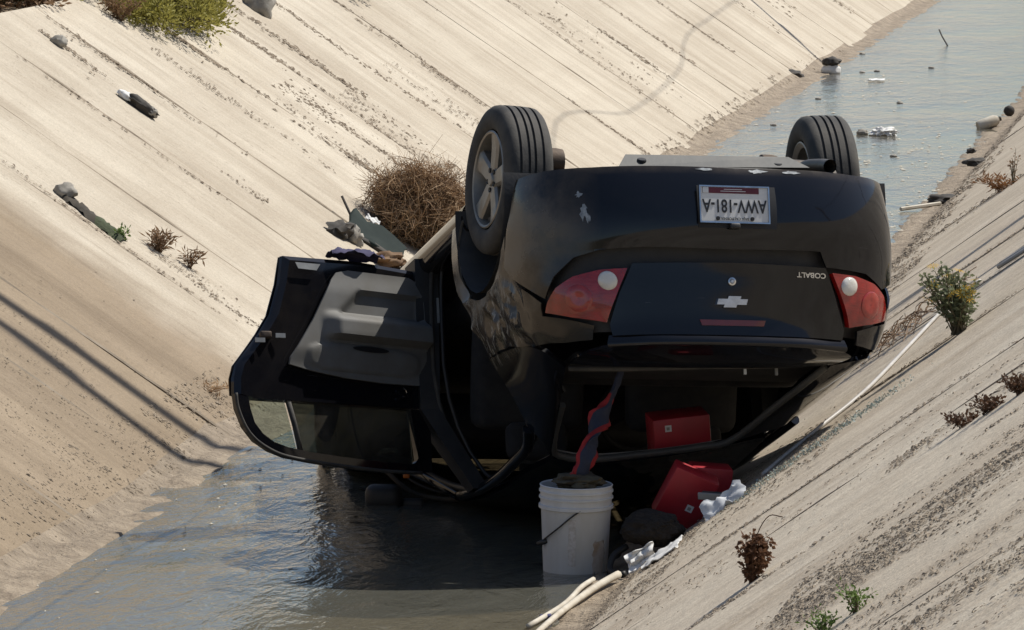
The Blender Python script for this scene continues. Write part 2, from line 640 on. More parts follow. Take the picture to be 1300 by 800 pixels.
bl = []
for (y, s, d0, d1, n, mx) in [(33.6, .035, 1.3, 2.6, 500, .022), (35.75, .05, .9, 2.5, 900, .026), (36.0, .10, .3, 1.6, 500, .022), (34.9, .05, 1.0, 2.2, 400, .022),
                          (37.4, .05, .5, 2.6, 1000, .026), (37.9, .16, .4, 1.5, 600, .022), (36.7, .12, .5, 1.7, 900, .024), (38.3, .05, 1.4, 2.6, 700, .03),
                          (39.6, .05, .3, 2.5, 900, .026), (41.4, .06, .3, 2.4, 700, .026), (40.3, .12, .3, 1.6, 500, .024), (44.45, .03, .1, 2.2, 350, .024),
                          (47.6, .06, .3, 1.8, 300, .026), (48.6, .25, .4, 1.6, 260, .03), (49.7, .06, .6, 1.8, 400, .03), (51.7, .05, .2, 1.9, 260, .03),
                          (54.5, .06, .5, 1.9, 260, .03), (58.9, .1, .5, 1.9, 300, .035), (61.5, .3, .6, 1.7, 500, .04), (65.9, .15, .3, 1.6, 300, .04),
                          (31.9, .02, .8, 2.4, 220, .02), (29.0, .03, .2, 2.2, 500, .018), (29.3, .08, .1, 1.0, 700, .016), (32.6, .06, 1.0, 1.5, 130, .02), (33.1, .12, 2.0, 2.5, 260, .026)]:
    bl.append((-1, y, s * 1.25, d0, d1, int(n * .7), .004, mx * .85))
flakes("dirt_crumbs", "dark dirt and dry weeds caught in rows down the cream bank", M_CRUMB, bl, 11)
flakes("silt_grit", "loose grit over the browner slabs at the near end of the cream bank", M_SILT, [(-1, 24.5, 1.2, 0, 2.5, 5200, .003, .010), (-1, 25.5, 1.5, -.15, .35, 1800, .004, .016), (-1, 34, 4, -.1, .22, 1500, .005, .022), (-1, 48, 6, -.12, .18, 1500, .006, .03), (1, 34, 4, -.1, .2, 1200, .005, .022), (1, 46, 6, -.1, .15, 900, .006, .03)], 12)
flakes("leaf_litter", "drifts of dry leaf litter on the grey bank", M_LITTER,
       [(1, 15.85, .34, 1.3, 2.7, 6500, .003, .014), (1, 15.30, .26, 1.2, 2.6, 3200, .003, .014), (1, 16.6, .10, 1.5, 2.6, 900, .003, .012), (1, 12.9, .42, 1.6, 2.7, 3600, .003, .013), (1, 13.9, .25, 1.6, 2.7, 900, .004, .012),
        (1, 17.4, .05, .7, 2.4, 700, .004, .014), (1, 20.5, .04, .5, 2.2, 600, .004, .014), (1, 18.6, .12, 1.4, 2.2, 900, .004, .016), (1, 19.7, .5, .3, 2.2, 900, .004, .012),
        (1, 22.6, .7, .0, .9, 2400, .004, .014), (1, 21.6, .5, -.1, .35, 1600, .004, .014), (1, 23.7, .05, .3, 1.6, 400, .004, .016), (1, 29, .06, .2, 1.8, 300, .005, .02), (1, 36, .25, .1, 1.1, 500, .005, .024),
        (1, 33, .8, .0, .4, 900, .006, .026), (1, 40, 2.5, -.05, .3, 900, .006, .03), (1, 26.3, .06, .2, 1.8, 300, .004, .016)], 13)

def scum():  # pale flakes; those in mid channel are put in for sparkle
    r = random.Random(44); mb = MB()
    for (xc, yc, sx_, sy_, n) in ((-4.1, 44.5, .5, 1.2, 240), (-3.6, 47, .4, 2.0, 160), (-4.6, 52, .4, 3, 140), (-4.9, 38, .25, 3, 160), (-3.15, 38, .12, 4, 260), (-5.0, 25, .12, 1.5, 90)):
        for _ in range(n):
            x, y = xc + r.gauss(0, sx_), yc + r.gauss(0, sy_)
            if not -5.25 < x < -2.95 or r.random() < .6: continue
            s = r.uniform(.004, .016) * (1.6 if y > 35 else .7); a = r.uniform(0, PI)
            p = [(x + s * math.cos(a + q) * r.uniform(.5, 1.3), y + s * 1.8 * math.sin(a + q) * r.uniform(.5, 1.3), .004) for q in (0, 1.2, 2.5, 3.7, 5.0)]
            mb.add(p + [(x, y, .009)], [(i, (i + 1) % 5, 5) for i in range(5)])
    tag(mb.build("scum_and_sparkle", pm("pale_scum_sparkle", (.30, .26, .19), (.55, .52, .44), 60, .8, kind='Position'), None, fix=False), "bits of pale scum and leaf, some put in for sparkle, on the canal water", kind="stuff")
scum()

# ------------------------------------------------------------------ overhead cables outside the frame, several added only to shade the banks
M_POLE = pm("weathered_timber", (.16, .12, .085), (.24, .19, .14), 6, .85, .4, 30, stretch=(1, 1, .15))
M_CABLE = pm("black_cable", (.015, .015, .015), None, 5, .6)
def pole(loc, h, label):
    p = empty("utility_pole", loc)
    tag(p, label, "pole", "timber utility poles beside the canal")
    mb = MB(); mb.tube([(0, 0, -.5), (0, 0, h * .5), (0, 0, h)], [.16, .14, .11], 14); mb.build("post", M_POLE, p, True, 40)
    mb = MB(); mb.box((-.9, -.05, h - .55), (.9, .05, h - .43)); mb.build("crossarm", M_POLE, p)
pole((21.5, 35.5, 2.8), 11.0, "timber utility pole out in the field right of the car")
pole((-23, 25.9, 1.8), 11.0, "timber utility pole on the far left beyond the cream bank")
pole((3.2, 34.5, 2.7), 7.8, "timber utility pole just above the right bank")
pole((12.0, 17.9, 2.8), 7.8, "timber utility pole in the field nearest the viewer's right")
pole((2.5, 96, 2.7), 8.5, "timber utility pole far down the right bank")
pole((26, 37, 2.8), 7.0, "timber utility pole farthest out in the right field")
pole((-30, 85.7, 1.8), 7.0, "timber utility pole far off in the left field")
def cable(pts, r, label):
    mb = MB(); mb.tube(spline(pts, 40), r, 6); tag(mb.build("shadow_cable", M_CABLE), label, "cable", "power cables over the canal")
cable([(21.5, 35.6, 13.6), (10, 33.0, 11.2), (-.48, 30.78, 10.0), (-1.40, 30.58, 10.0), (-10, 28.8, 10.6), (-23, 26.0, 12.6)], .075, "unseen heavy cable added to cast a broad shadow on the browner near slabs")  # thick stand-in tube, shaped to throw the broad shadow on the near slabs
cable([(21.5, 35.4, 13.1), (10, 31.6, 10.9), (-.59, 30.2, 10.0), (-1.26, 30.14, 10.0), (-10, 28.9, 10.5), (-23, 25.8, 12.2)], .065, "second unseen cable added beside the heavy one to cast its own shadow")  # another stand-in, bent to give the second strand of that shadow
cable([(2.5, 96, 10.5), (-2.6, 70, 7.0), (-3.19, 57.8, 6.3), (-2.88, 53.2, 6.1), (-2.77, 48.8, 6.0), (-2.78, 44.15, 6.0), (3.2, 34.5, 9.8)], .007, "sagging power cable running lengthwise above the canal")
cable([(26, 37, 9.5), (8, 52.6, 6.8), (-2.3, 61.6, 5.9), (-3.1, 62.3, 5.95), (-12, 70, 6.8), (-30, 85.7, 8.5)], .035, "unseen cable added to cast a shadow on the bank farther off")  # stand-in caster for the branching shadow far along the bank
cable([(12, 17.9, 10.2), (6, 23.9, 7.4), (1.21, 28.6, 5.9), (.43, 29.4, 5.75), (.6, 31.2, 7.0), (3.2, 34.5, 10.0)], .02, "thin power cable crossing above the flowering plant")

# low hill behind the viewer, the dark skyline the paint mirrors
def hill():
    v, f = [], []
    n = 60
    for i in range(n + 1):
        x = -420 + 840 * i / n
        h = 16 + 9 * noise.noise(Vector((x * .012, 3, 0))) + 4 * noise.noise(Vector((x * .05, 7, 0)))
        for (dy, k) in ((0, 0), (-20, .45), (-45, .85), (-75, 1.0), (-120, .9)):
            v.append((x, -75 + dy - .0006 * x * x * -1, 1.5 + h * k))
    for i in range(n):
        for j in range(4):
            a = i * 5 + j
            f.append((a, a + 1, a + 6, a + 5))
    tag(from_py("hill", v, f, pm("scrub_hillside", (.055, .055, .03), (.13, .105, .065), .12, .95, kind='Position'), None, True), "low scrubby hill behind the viewer", kind="structure")
hill()

# ------------------------------------------------------------------ the overturned car
def car_paint(name="dusty_black_paint", dusty=1.0):
    k = NT(name)
    o = k.coord('Object')
    sx = k.n("ShaderNodeSeparateXYZ"); k.l(o, sx.inputs[0])
    side = k.n("ShaderNodeMapRange"); side.inputs[1].default_value = .55; side.inputs[2].default_value = .86
    k.l(sx.outputs["X"], side.inputs[0])
    low = k.n("ShaderNodeMapRange"); low.inputs[1].default_value = .36; low.inputs[2].default_value = .27
    k.l(sx.outputs["Z"], low.inputs[0])
    n1 = k.ramp(k.noise(o, 4.5, 6, .65), [(.32, .05), (.62, 1.)])
    n2 = k.ramp(k.noise(k.coord('Object', (3, 3, 11)), 2.2, 6, .7), [(.55, 0.), (.75, 1.)])
    m = k.math('MULTIPLY', k.math('MAXIMUM', side.outputs[0], k.math('MULTIPLY', low.outputs[0], .9)), n1)
    up_ = k.n("ShaderNodeMapRange"); up_.inputs[1].default_value = 1.06; up_.inputs[2].default_value = .95
    k.l(sx.outputs["Z"], up_.inputs[0])
    m = k.math('MULTIPLY', m, k.math('MULTIPLY', up_.outputs[0], dusty))
    zq = k.n("ShaderNodeMapRange"); zq.inputs[1].default_value = .62; zq.inputs[2].default_value = .80; zq.inputs[3].default_value = 1.0; zq.inputs[4].default_value = .42
    k.l(sx.outputs["Z"], zq.inputs[0])
    m = k.math('MULTIPLY', m, zq.outputs[0])
    m = k.math('ADD', k.math('MULTIPLY', m, .66), k.math('MULTIPLY', n2, .014), True)
    haze_ = k.math('ADD', m, .004, True)
    col = k.mix(haze_, (.0045, .005, .0075), (.235, .185, .125))
    scr = k.ramp(k.noise(k.coord('Object', (2, 2, 26), (0, .4, 0)), 3.0, 4, .7), [(.70, 0.), (.73, 1.)])
    col = k.mix(k.math('MULTIPLY', scr, .16), col, (.25, .25, .25))
    def win(sock, a, b, c, d):
        u = k.n("ShaderNodeMapRange"); u.inputs[1].default_value = a; u.inputs[2].default_value = b; k.l(sock, u.inputs[0])
        w = k.n("ShaderNodeMapRange"); w.inputs[1].default_value = d; w.inputs[2].default_value = c; k.l(sock, w.inputs[0])
        return k.math('MULTIPLY', u.outputs[0], w.outputs[0])
    scuff = k.math('MULTIPLY', win(sx.outputs["Y"], -.62, -.40, .05, .25), win(sx.outputs["Z"], .62, .76, .93, 1.0))
    scuff = k.math('MULTIPLY', scuff, k.math('GREATER_THAN', sx.outputs["X"], .55))
    scn = k.ramp(k.noise(k.coord('Object', (4, 34, 7), (.5, 0, .2)), 1.6, 6, .7, .5), [(.53, 0.), (.60, .8)])
    col = k.mix(k.math('MULTIPLY', k.math('MULTIPLY', scuff, scn), dusty), col, (.34, .33, .30))
    k.set(Base_Color=col, Roughness=k.math('ADD', .07, k.math('MULTIPLY', m, .6), True), Coat_Weight=0.0)
    k.bump(k.noise(o, 3.0, 3, .5), .03, .02)
    return k.m
M_PAINT = car_paint()
M_PAINTC = car_paint("clean_black_paint", .06)
M_PLAST = pm("black_plastic", (.012, .012, .013), (.03, .028, .026), 6, .55, .15, 120)
M_UNDER = pm("underbody_metal", (.035, .032, .03), (.10, .085, .065), 5, .7, .3, 30)
M_BEAM = pm("grey_bumper_beam", (.045, .048, .048), (.08, .078, .07), 5, .55, .1, 40)
M_RUBBER = pm("tyre_rubber", (.028, .027, .026), (.075, .068, .058), 9, .82, .25, 90)
M_ALLOY = pm("dull_alloy", (.36, .34, .31), (.22, .20, .17), 5, .45, .05, 40, metallic=.55)
M_DARKST = pm("rusty_steel", (.045, .035, .03), (.11, .075, .05), 10, .7, .3, 50, metallic=.4)
M_EXH = pm("exhaust_steel", (.20, .18, .155), (.10, .075, .05), 8, .5, .1, 40, metallic=.8)
M_CHROME = pm("chrome", (.72, .72, .72), (.5, .49, .47), 20, .18, metallic=1.)
M_TRIM = pm("grey_door_trim", (.145, .145, .14), (.115, .108, .095), 7, .7, .2, 300, bdist=.001)
M_TRIM2 = pm("dark_door_trim", (.045, .046, .048), (.06, .06, .06), 4, .7, .2, 300, bdist=.001)
M_FABRIC = pm("dark_seat_fabric", (.018, .018, .02), (.035, .034, .034), 10, .95, .3, 200)
M_LINER = pm("grey_headliner", (.16, .155, .145), (.22, .21, .195), 6, .95, .2, 150)
M_WELL = pm("wheel_well_liner", (.022, .024, .028), (.06, .055, .05), 5, .75, .2, 60)
M_PLATE = pm("plate_white", (.62, .62, .60), (.72, .72, .70), 6, .45)
M_MAROON = pm("plate_maroon", (.16, .022, .035), None, 6, .45)
M_INK = pm("plate_ink", (.012, .012, .014), None, 6, .5)
M_SCRAPE = pm("bare_scrape", (.10, .12, .14), (.36, .39, .41), 60, .5)
M_STICK = pm("pale_sticker", (.30, .31, .31), None, 20, .6)

def lens_red():
    k = NT("red_lens")
    o = k.coord('Object')
    v = k.n("ShaderNodeTexVoronoi"); v.inputs["Scale"].default_value = 24; k.l(o, v.inputs["Vector"])
    f = k.ramp(v.outputs["Distance"], [(.1, 0.), (.9, 1.)])
    k.set(Base_Color=k.mix(f, (.34, .012, .010), (.20, .006, .006)), Roughness=.14, Coat_Weight=1.0)
    k.bump(k.math('ADD', k.noise(k.coord('Object', (1, 1, 6)), 22, 2, .5), v.outputs["Distance"]), .30, .004)
    return k.m
M_RED = lens_red()
M_RED2 = pm("deep_red_lens", (.11, .004, .004), (.16, .008, .006), 12, .2, coat=1.)
M_RED3 = pm("inner_red_lens", (.23, .012, .010), (.40, .03, .02), 30, .18, coat=1.)
M_CLEAR = pm("clear_lens", (.60, .58, .52), (.75, .74, .70), 14, .12, .2, 90, coat=1.)

def glass_mat(name, tint, refl=1.0):
    k = NT(name)
    k.t.nodes.remove(k.b)
    tr = k.n("ShaderNodeBsdfTransparent"); tr.inputs["Color"].default_value = (*tint, 1)
    gl = k.n("ShaderNodeBsdfGlossy"); gl.inputs["Roughness"].default_value = .03
    gl.inputs["Color"].default_value = (refl, refl, refl, 1)
    df = k.n("ShaderNodeBsdfDiffuse"); df.inputs["Color"].default_value = (.30, .27, .22, 1)
    dm = k.n("ShaderNodeMixShader")
    dust = k.ramp(k.noise(k.coord('Object'), 6, 5, .6), [(.35, .05), (.75, .24)])
    k.l(dust, dm.inputs[0]); k.l(tr.outputs[0], dm.inputs[1]); k.l(df.outputs[0], dm.inputs[2])
    fr = k.n("ShaderNodeFresnel"); fr.inputs["IOR"].default_value = 1.5
    mx = k.n("ShaderNodeMixShader")
    k.l(fr.outputs[0], mx.inputs[0]); k.l(dm.outputs[0], mx.inputs[1]); k.l(gl.outputs[0], mx.inputs[2])
    k.l(mx.outputs[0], k.out.inputs["Surface"])
    return k.m
M_GLASS = glass_mat("tinted_glass", (.24, .26, .235))
M_GLASSL = glass_mat("pale_glass", (.72, .78, .74))

CAR = bpy.data.objects.new("overturned_car", None)
COL.objects.link(CAR)
CAR.matrix_world = Matrix(((-0.912448907505329, -0.39837750841003744, 0.09344705444978893, -2.9166933623230658),
                           (-0.40620578936255125, 0.8543233237606802, -0.32423527748665876, 23.81790173831379),
                           (0.049334043830583325, -0.3338068592337709, -0.9413496336897399, 1.6387619298733072),
                           (0, 0, 0, 1)))
tag(CAR, "black saloon car lying on its crushed roof in the canal, one rear door open", "car")

def tab(z, t):
    xs = [q[0] for q in t]; ys = [q[1] for q in t]
    if z <= xs[0]: return ys[0] + (z - xs[0]) * (ys[1] - ys[0]) / (xs[1] - xs[0])
    if z >= xs[-1]: return ys[-1] + (z - xs[-1]) * (ys[-1] - ys[-2]) / (xs[-1] - xs[-2])
    i = max(j for j in range(len(xs) - 1) if xs[j] <= z)
    h = xs[i + 1] - xs[i]; s = (z - xs[i]) / h
    def sl(j):
        if j <= 0: return (ys[1] - ys[0]) / (xs[1] - xs[0])
        if j >= len(xs) - 1: return (ys[-1] - ys[-2]) / (xs[-1] - xs[-2])
        return (ys[j + 1] - ys[j - 1]) / (xs[j + 1] - xs[j - 1])
    m0, m1 = sl(i) * h, sl(i + 1) * h
    return (2 * s ** 3 - 3 * s * s + 1) * ys[i] + (s ** 3 - 2 * s * s + s) * m0 + (-2 * s ** 3 + 3 * s * s) * ys[i + 1] + (s ** 3 - s * s) * m1
AW = [(.10, .70), (.16, .775), (.22, .81), (.32, .838), (.45, .856), (.6, .862), (.72, .858), (.82, .845), (.9, .825), (.98, .79), (1.06, .735)]
BR = [(.16, .40), (.22, .475), (.28, .53), (.35, .56), (.45, .578), (.55, .58), (.63, .565), (.68, .548), (.74, .535), (.85, .52), (.95, .507), (1.03, .497), (1.08, .48)]
BF = [(.16, .45), (.25, .55), (.4, .62), (.55, .62), (.65, .56), (.75, .46), (.8, .4)]
YC, YF = -.45, 2.80
KS = [(-.45, .985), (0, .998), (.7, 1.), (1.6, 1.), (2.2, .995), (2.8, .975)]
def S(p, z, off=0.0):
    """outer skin of the lower body: p runs round the car from the middle of the tail (p<0 is the car's left side), z is height"""
    if off:
        a, b, c = S(p, z), S(p + (.01 if p >= 0 else -.01), z), S(p, z + .01)
        n = (b - a).cross(c - a).normalized()
        if n.dot(a - Vector((0, .9, .6))) < 0: n = -n
        return a + n * off
    sg = 1 if p >= 0 else -1
    p = abs(p)
    a = tab(z, AW)
    if p <= 1:
        b = tab(z, BR); n = 3.0; f = p * PI / 2; aa = a * (.985 if sg > 0 else .968)
        r = ((math.sin(f) / aa) ** n + (math.cos(f) / b) ** n) ** (-1 / n)
        return Vector((sg * r * math.sin(f), YC - r * math.cos(f), z))
    L_ = YF - YC
    if p <= 1 + L_:
        y = YC + p - 1
        return Vector((sg * a * (tab(y, KS) if sg > 0 or y > .3 else tab(y, KS) - .017 * (.3 - y) / .75), y, z))
    b = tab(z, BF); n = 2.6; f = min(p - 1 - L_, 1) * PI / 2; aa = a * .975
    cx = max(math.cos(f), 1e-6)
    r = ((cx / aa) ** n + (math.sin(f) / b) ** n) ** (-1 / n)
    return Vector((sg * r * cx, YF + r * math.sin(f), z))
def py(y): return y - YC + 1           # side station from a y position
REF = (0, .9, .6)
def skin(name, poly, mat=M_PAINT, off=0.0, thick=.012, du=.05, dv=.04, parent=CAR, warp=None, mirror=False):
    if mirror: poly = [(-p, z) for p, z in poly]
    fn = (lambda p, z: S(p, z, off)) if warp is None else (lambda p, z: warp(S(p, z, off), p, z))
    return from_bm(name, patch_bm(poly, fn, du, dv, thick, REF), mat, parent, True, 35)

def arc(cy, cz, r, a0, a1, n):
    return [(py(cy + r * math.cos(a0 + (a1 - a0) * i / n)), cz + r * math.sin(a0 + (a1 - a0) * i / n)) for i in range(n + 1)]

# tail
AE = [(.872, .296), (.91, .462), (.954, .585), (.962, .65)]           # rear edge of the wheel arch
bump_poly = [(-.868, .298), (-.55, .322), (0, .326), (.55, .322), (.868, .298)] + AE + [(.90, .715), (.80, .80), (.745, .85), (.70, .767), (.627, .70), (.543, .677), (.407, .672), (0, .677), (-.407, .672), (-.44, .735), (-.60, .742), (-.69, .79), (-.78, .74), (-.90, .70)] + [(-p, z) for p, z in AE[::-1]]
def bumper_warp(v, p, z):
    n = noise.noise(v * 4.0) * .004
    if p > .5: n += noise.noise(v * 9) * .007 * min(1, (p - .5) * 4)
    n -= .012 * math.exp(-((p + .12) ** 2) / .02 - ((z - .30) ** 2) / .004)
    d = Vector((v.x, v.y + .3, 0)).normalized()
    return v + d * n
bumper = skin("rear_bumper", bump_poly, du=.04, dv=.025, warp=bumper_warp)
bumper["label"] = "scraped black rear bumper"
skin("rear_panel", [(-.93, .28), (.90, .28), (.95, .60), (.93, .70), (.80, .93), (.70, 1.02), (-.70, 1.02), (-.80, .93), (-.93, .70), (-.95, .60)], M_PLAST, -.05, .01, .06, .05)

# plate over a dark patch that paints the shade of its recess
skin("plate_recess_shade", [(-.205, .412), (.165, .412), (.165, .592), (-.205, .592)], M_INK, .003, .004, parent=bumper)
plate = empty("licence_plate"); plate.parent = CAR
plate.location = S(0, .50, .022); plate.rotation_euler = (math.radians(-3), 0, 0)
rb = rbox("plate_panel", (.300, .006, .155), M_PLATE, plate, bev=.0025, seg=1)
mb = MB()
for (x0, z0, x1, z1) in ((-.153, -.0795, .153, -.0735), (-.153, .0735, .153, .0795), (-.1535, -.0735, -.1475, .0735), (.1475, -.0735, .1535, .0735)):
    mb.box((x0, -.0075, z0), (x1, .004, z1))
mb.build("plate_frame", M_CHROME, plate)
mb = MB(); mb.box((-.108, -.0045, -.072), (.138, -.0032, -.047)); mb.build("plate_band", M_MAROON, plate)
mb = MB(); mb.box((.112, -.0052, -.0715), (.137, -.0043, -.0475)); mb.build("plate_badge", M_PLATE, plate)
def lettering(name, text, size, mat, parent, M, depth=.001, xscale=1.0, align='CENTER', bold=0.0):
    cu = bpy.data.curves.new(name, 'FONT')
    cu.body = text; cu.size = size; cu.align_x = align; cu.align_y = 'CENTER'; cu.extrude = depth; cu.offset = bold
    tmp = bpy.data.objects.new(name + "_tmp", cu)
    COL.objects.link(tmp)
    dg = bpy.context.evaluated_depsgraph_get()
    me = bpy.data.meshes.new_from_object(tmp.evaluated_get(dg))
    bpy.data.objects.remove(tmp)
    for v in me.vertices:
        v.co = M @ Vector((v.co.x * xscale, v.co.y, v.co.z))
    me.materials.clear()
    return link(name, me, mat, parent)
UPR = Matrix(((1, 0, 0, 0), (0, 0, -1, 0), (0, 1, 0, 0), (0, 0, 0, 1)))
def at_plate(x, z, y=-.0042): return Matrix.Translation((x, y, z)) @ UPR
lettering("plate_number", "AWV-181-A", .078, M_INK, plate, at_plate(0, .004), .0008, .70, bold=.0012)
lettering("plate_state_name", "BAJA CALIFORNIA", .016, M_INK, plate, at_plate(0, .060), .0006, .95)
for zz, w_ in ((-.056, .055), (-.064, .04)):
    MB().box((.005 - w_, -.0052, zz - .0012), (.005 + w_, -.0044, zz + .0012)).build("plate_band_line", M_PLATE, plate)
for bx in (-.075, .075):
    mb = MB(); mb.lathe([(.0, -.011), (.007, -.011), (.009, -.006), (.009, -.002)], 12); o_ = mb.build("plate_bolt", M_INK, plate)
    o_.rotation_euler = (-PI / 2, 0, 0); o_.location = (bx, -.002, .060)
rbox("plate_light", (.045, .03, .022), M_PLAST, CAR, S(0, .586, .02), bev=.006)

# trunk lid
lidp = [(-.443, .737), (0, .730), (.443, .737), (.500, .86), (.548, .985), (.55, 1.035), (0, 1.035), (-.55, 1.035), (-.548, .985), (-.500, .86)]
lid = skin("trunk_lid", lidp, off=-.014, thick=.015, du=.05, dv=.03, warp=lambda v, p, z: v + Vector((0, -.010 * max(0, (z - .96) / .075) ** 2, 0)))
lip_rows = [[S(p, 1.030, -.012) for p in (-.56, -.4, -.2, 0, .2, .4, .56)], [S(p, 1.055, .012) for p in (-.57, -.4, -.2, 0, .2, .4, .57)],
            [S(p, 1.072, .010) for p in (-.57, -.4, -.2, 0, .2, .4, .57)], [S(p, 1.078, -.022) + Vector((0, .0, .0)) for p in (-.56, -.4, -.2, 0, .2, .4, .56)]]
loft("spoiler_lip", lip_rows, 24, 9, M_PAINT, lid, .008, REF)
deck_rows = [[S(p, 1.076, -.020) for p in (-.60, -.45, -.22, 0, .22, .45, .60)],
             [(-.57, -.78, 1.078), (-.40, -.80, 1.09), (-.2, -.81, 1.096), (0, -.815, 1.098), (.2, -.81, 1.098), (.42, -.80, 1.094), (.61, -.76, 1.085)],
             [(-.54, -.64, 1.076), (-.38, -.66, 1.094), (-.2, -.67, 1.103), (0, -.675, 1.107), (.2, -.665, 1.108), (.42, -.65, 1.104), (.62, -.61, 1.092)]]
loft("trunk_deck", deck_rows, 26, 8, M_PAINT, lid, .012, (0, -.6, .6))
# emblem, lock, badge, high brake light
em = S(0, .893, .004); tl_ = (S(0, .99, 0) - S(0, .80, 0)).normalized()
frame_lid = Matrix(((1, 0, 0), (0, 0, 0), (0, 0, 1))).to_4x4()
nrm_lid = Vector((1, 0, 0)).cross(tl_).normalized()
LIDM = Matrix.Translation(S(0, .893, -.014)) @ Matrix(((1, tl_.x, nrm_lid.x, 0), (0, tl_.y, nrm_lid.y, 0), (0, tl_.z, nrm_lid.z, 0), (0, 0, 0, 1)))
def bow(s, z0, z1):
    w, h, c, k = .074 * s, .0135 * s, .030 * s, .027 * s
    sk = .008 * s
    out = [(-w, -h), (-c - sk, -h), (-c - sk * 1.6, -k), (c - sk * 1.6, -k), (c - sk, -h), (w - sk, -h), (w, h), (c + sk, h), (c + sk * 1.6, k), (-c + sk * 1.6, k), (-c + sk, h), (-w + sk, h)]
    n = len(out)
    v = [LIDM @ Vector((x, y, z0)) for x, y in out] + [LIDM @ Vector((x * .92, y * .88, z1)) for x, y in out]
    return v, [tuple(range(n, 2 * n))] + [(i, (i + 1) % n, n + (i + 1) % n, n + i) for i in range(n)]
mb = MB(); mb.add(*bow(1.0, .0, .010)); mb.build("emblem", M_CHROME, lid)
lk = S(0, .808, -.014)
mb = MB(); mb.lathe([(.0, .012), (.006, .012), (.008, .006), (.011, .010), (.017, .009), (.019, .003), (.019, -.004)], 20)
lock = mb.build("lock", M_CHROME, lid, True, 30)
lock.matrix_local = Matrix.Translation(lk) @ LIDM.to_3x3().to_4x4()
bp = S(-.385, .770, -.014); b2 = S(-.33, .770, -.014); tx = (b2 - bp).normalized()
bn = tx.cross(tl_).normalized()
BM_ = Matrix.Translation(bp + bn * .003) @ Matrix(((tx.x, tl_.x, bn.x, 0), (tx.y, tl_.y, bn.y, 0), (tx.z, tl_.z, bn.z, 0), (0, 0, 0, 1)))
lettering("model_badge", "COBALT", .030, M_CHROME, lid, BM_, .0025, 1.15, bold=.0008)
skin("high_brake_light", [(-.18, .968), (.175, .968), (.165, .992), (-.17, .992)], M_RED2, -.008, .006, parent=lid)
# tail lights
TL = [(.463, .757), (.553, .760), (.636, .780), (.695, .818), (.735, .868), (.755, .905), (.66, .945), (.555, .977), (.512, .88)]
def bulge(v, p, z):
    d = Vector((v.x, v.y + .35, 0)).normalized()
    c = max(0, 1 - ((abs(p) - .60) / .16) ** 2) * max(0, 1 - ((z - .865) / .12) ** 2)
    return v + d * .014 * c
for mir in (False, True):
    sg = -1 if mir else 1
    t = skin("tail_light", TL, M_RED, .004, .03, .02, .015, CAR, bulge, mir)
    t["label"] = "red tail light with a round clear lamp, " + ("on the side of the model badge" if mir else "on the dented side")
    for nm, (pc, zc, r, m_) in (("reversing_lamp", (.530, .808, .040, M_CLEAR)), ("brake_lamp_ring", (.625, .872, .058, M_RED3))):
        mb = MB(); rings = 6 if nm == "reversing_lamp" else 3
        vv, ff = [], []
        nn = 28
        a0 = S(sg * pc, zc); ux = (S(sg * (pc + .02), zc) - a0).normalized(); uz = (S(sg * pc, zc + .02) - a0).normalized()
        no = ux.cross(uz).normalized()
        if no.y > 0: no = -no
        cc = bulge(S(sg * pc, zc, .004), sg * pc, zc)
        prof = [(0, .012), (.45, .012), (.8, .008), (1.0, .002), (1.06, -.012)] if nm == "reversing_lamp" else [(0, -.0005), (.5, .0008), (.9, .001), (1.0, -.003)]
        for (k_, h_) in prof:
            for j in range(nn):
                a = 2 * PI * j / nn
                vv.append(cc + (ux * math.cos(a) + uz * math.sin(a)) * r * k_ + no * h_)
        for i in range(len(prof) - 1):
            for j in range(nn):
                ff.append((i * nn + j, i * nn + (j + 1) % nn, (i + 1) * nn + (j + 1) % nn, (i + 1) * nn + j))
        mb.add(vv, ff); mb.build(nm, m_, t, True, 50)

# quarter panels
ARC_R = arc(-.17, .31, .39, math.radians(158), math.radians(-8), 16)
dog = [(1.80, .291), (1.745, .42), (1.692, .525), (1.61, .63), (1.505, .729), (1.44, .83), (1.391, .936)]
qp = [(.962, .66)] + [(q[0], q[1]) for q in ARC_R[1:]] + [(1.72, .19), (1.86, .19)] + dog + [(1.25, .945), (1.10, .955), (.97, .985), (.88, 1.01), (.80, 1.02), (.72, 1.035), (.62, 1.04), (.60, .985), (.68, .95), (.775, .915), (.765, .86), (.83, .795), (.90, .725)]
def crumple(v, p, z):
    w = math.exp(-((p - 1.12) ** 2) / .10 - ((z - .86) ** 2) / .045)
    w = max(w, .9 * math.exp(-((p - 1.55) ** 2) / .03 - ((z - .72) ** 2) / .02))
    d = Vector((1, 0, 0)) if p > .95 else Vector((v.x, v.y + .3, 0)).normalized()
    n = noise.noise(v * 7 + Vector((3, 1, 0))) * .6 + (1 - 2.6 * abs(noise.noise(Vector((v.x * 6, v.y * 9 + v.z * 5, v.z * 5 - v.y * 2))))) * .8
    v2 = v + d * (n * .040 - .02) * w + noise.noise_vector(v * 7) * .008 * w
    return v2
q1 = skin("quarter_panel", qp, thick=.009, du=.022, dv=.02, warp=crumple)
q1["label"] = "crumpled dusty quarter panel round the wheel arch beside the open door"
skin("quarter_panel", qp, thick=.01, du=.06, dv=.05, mirror=True)
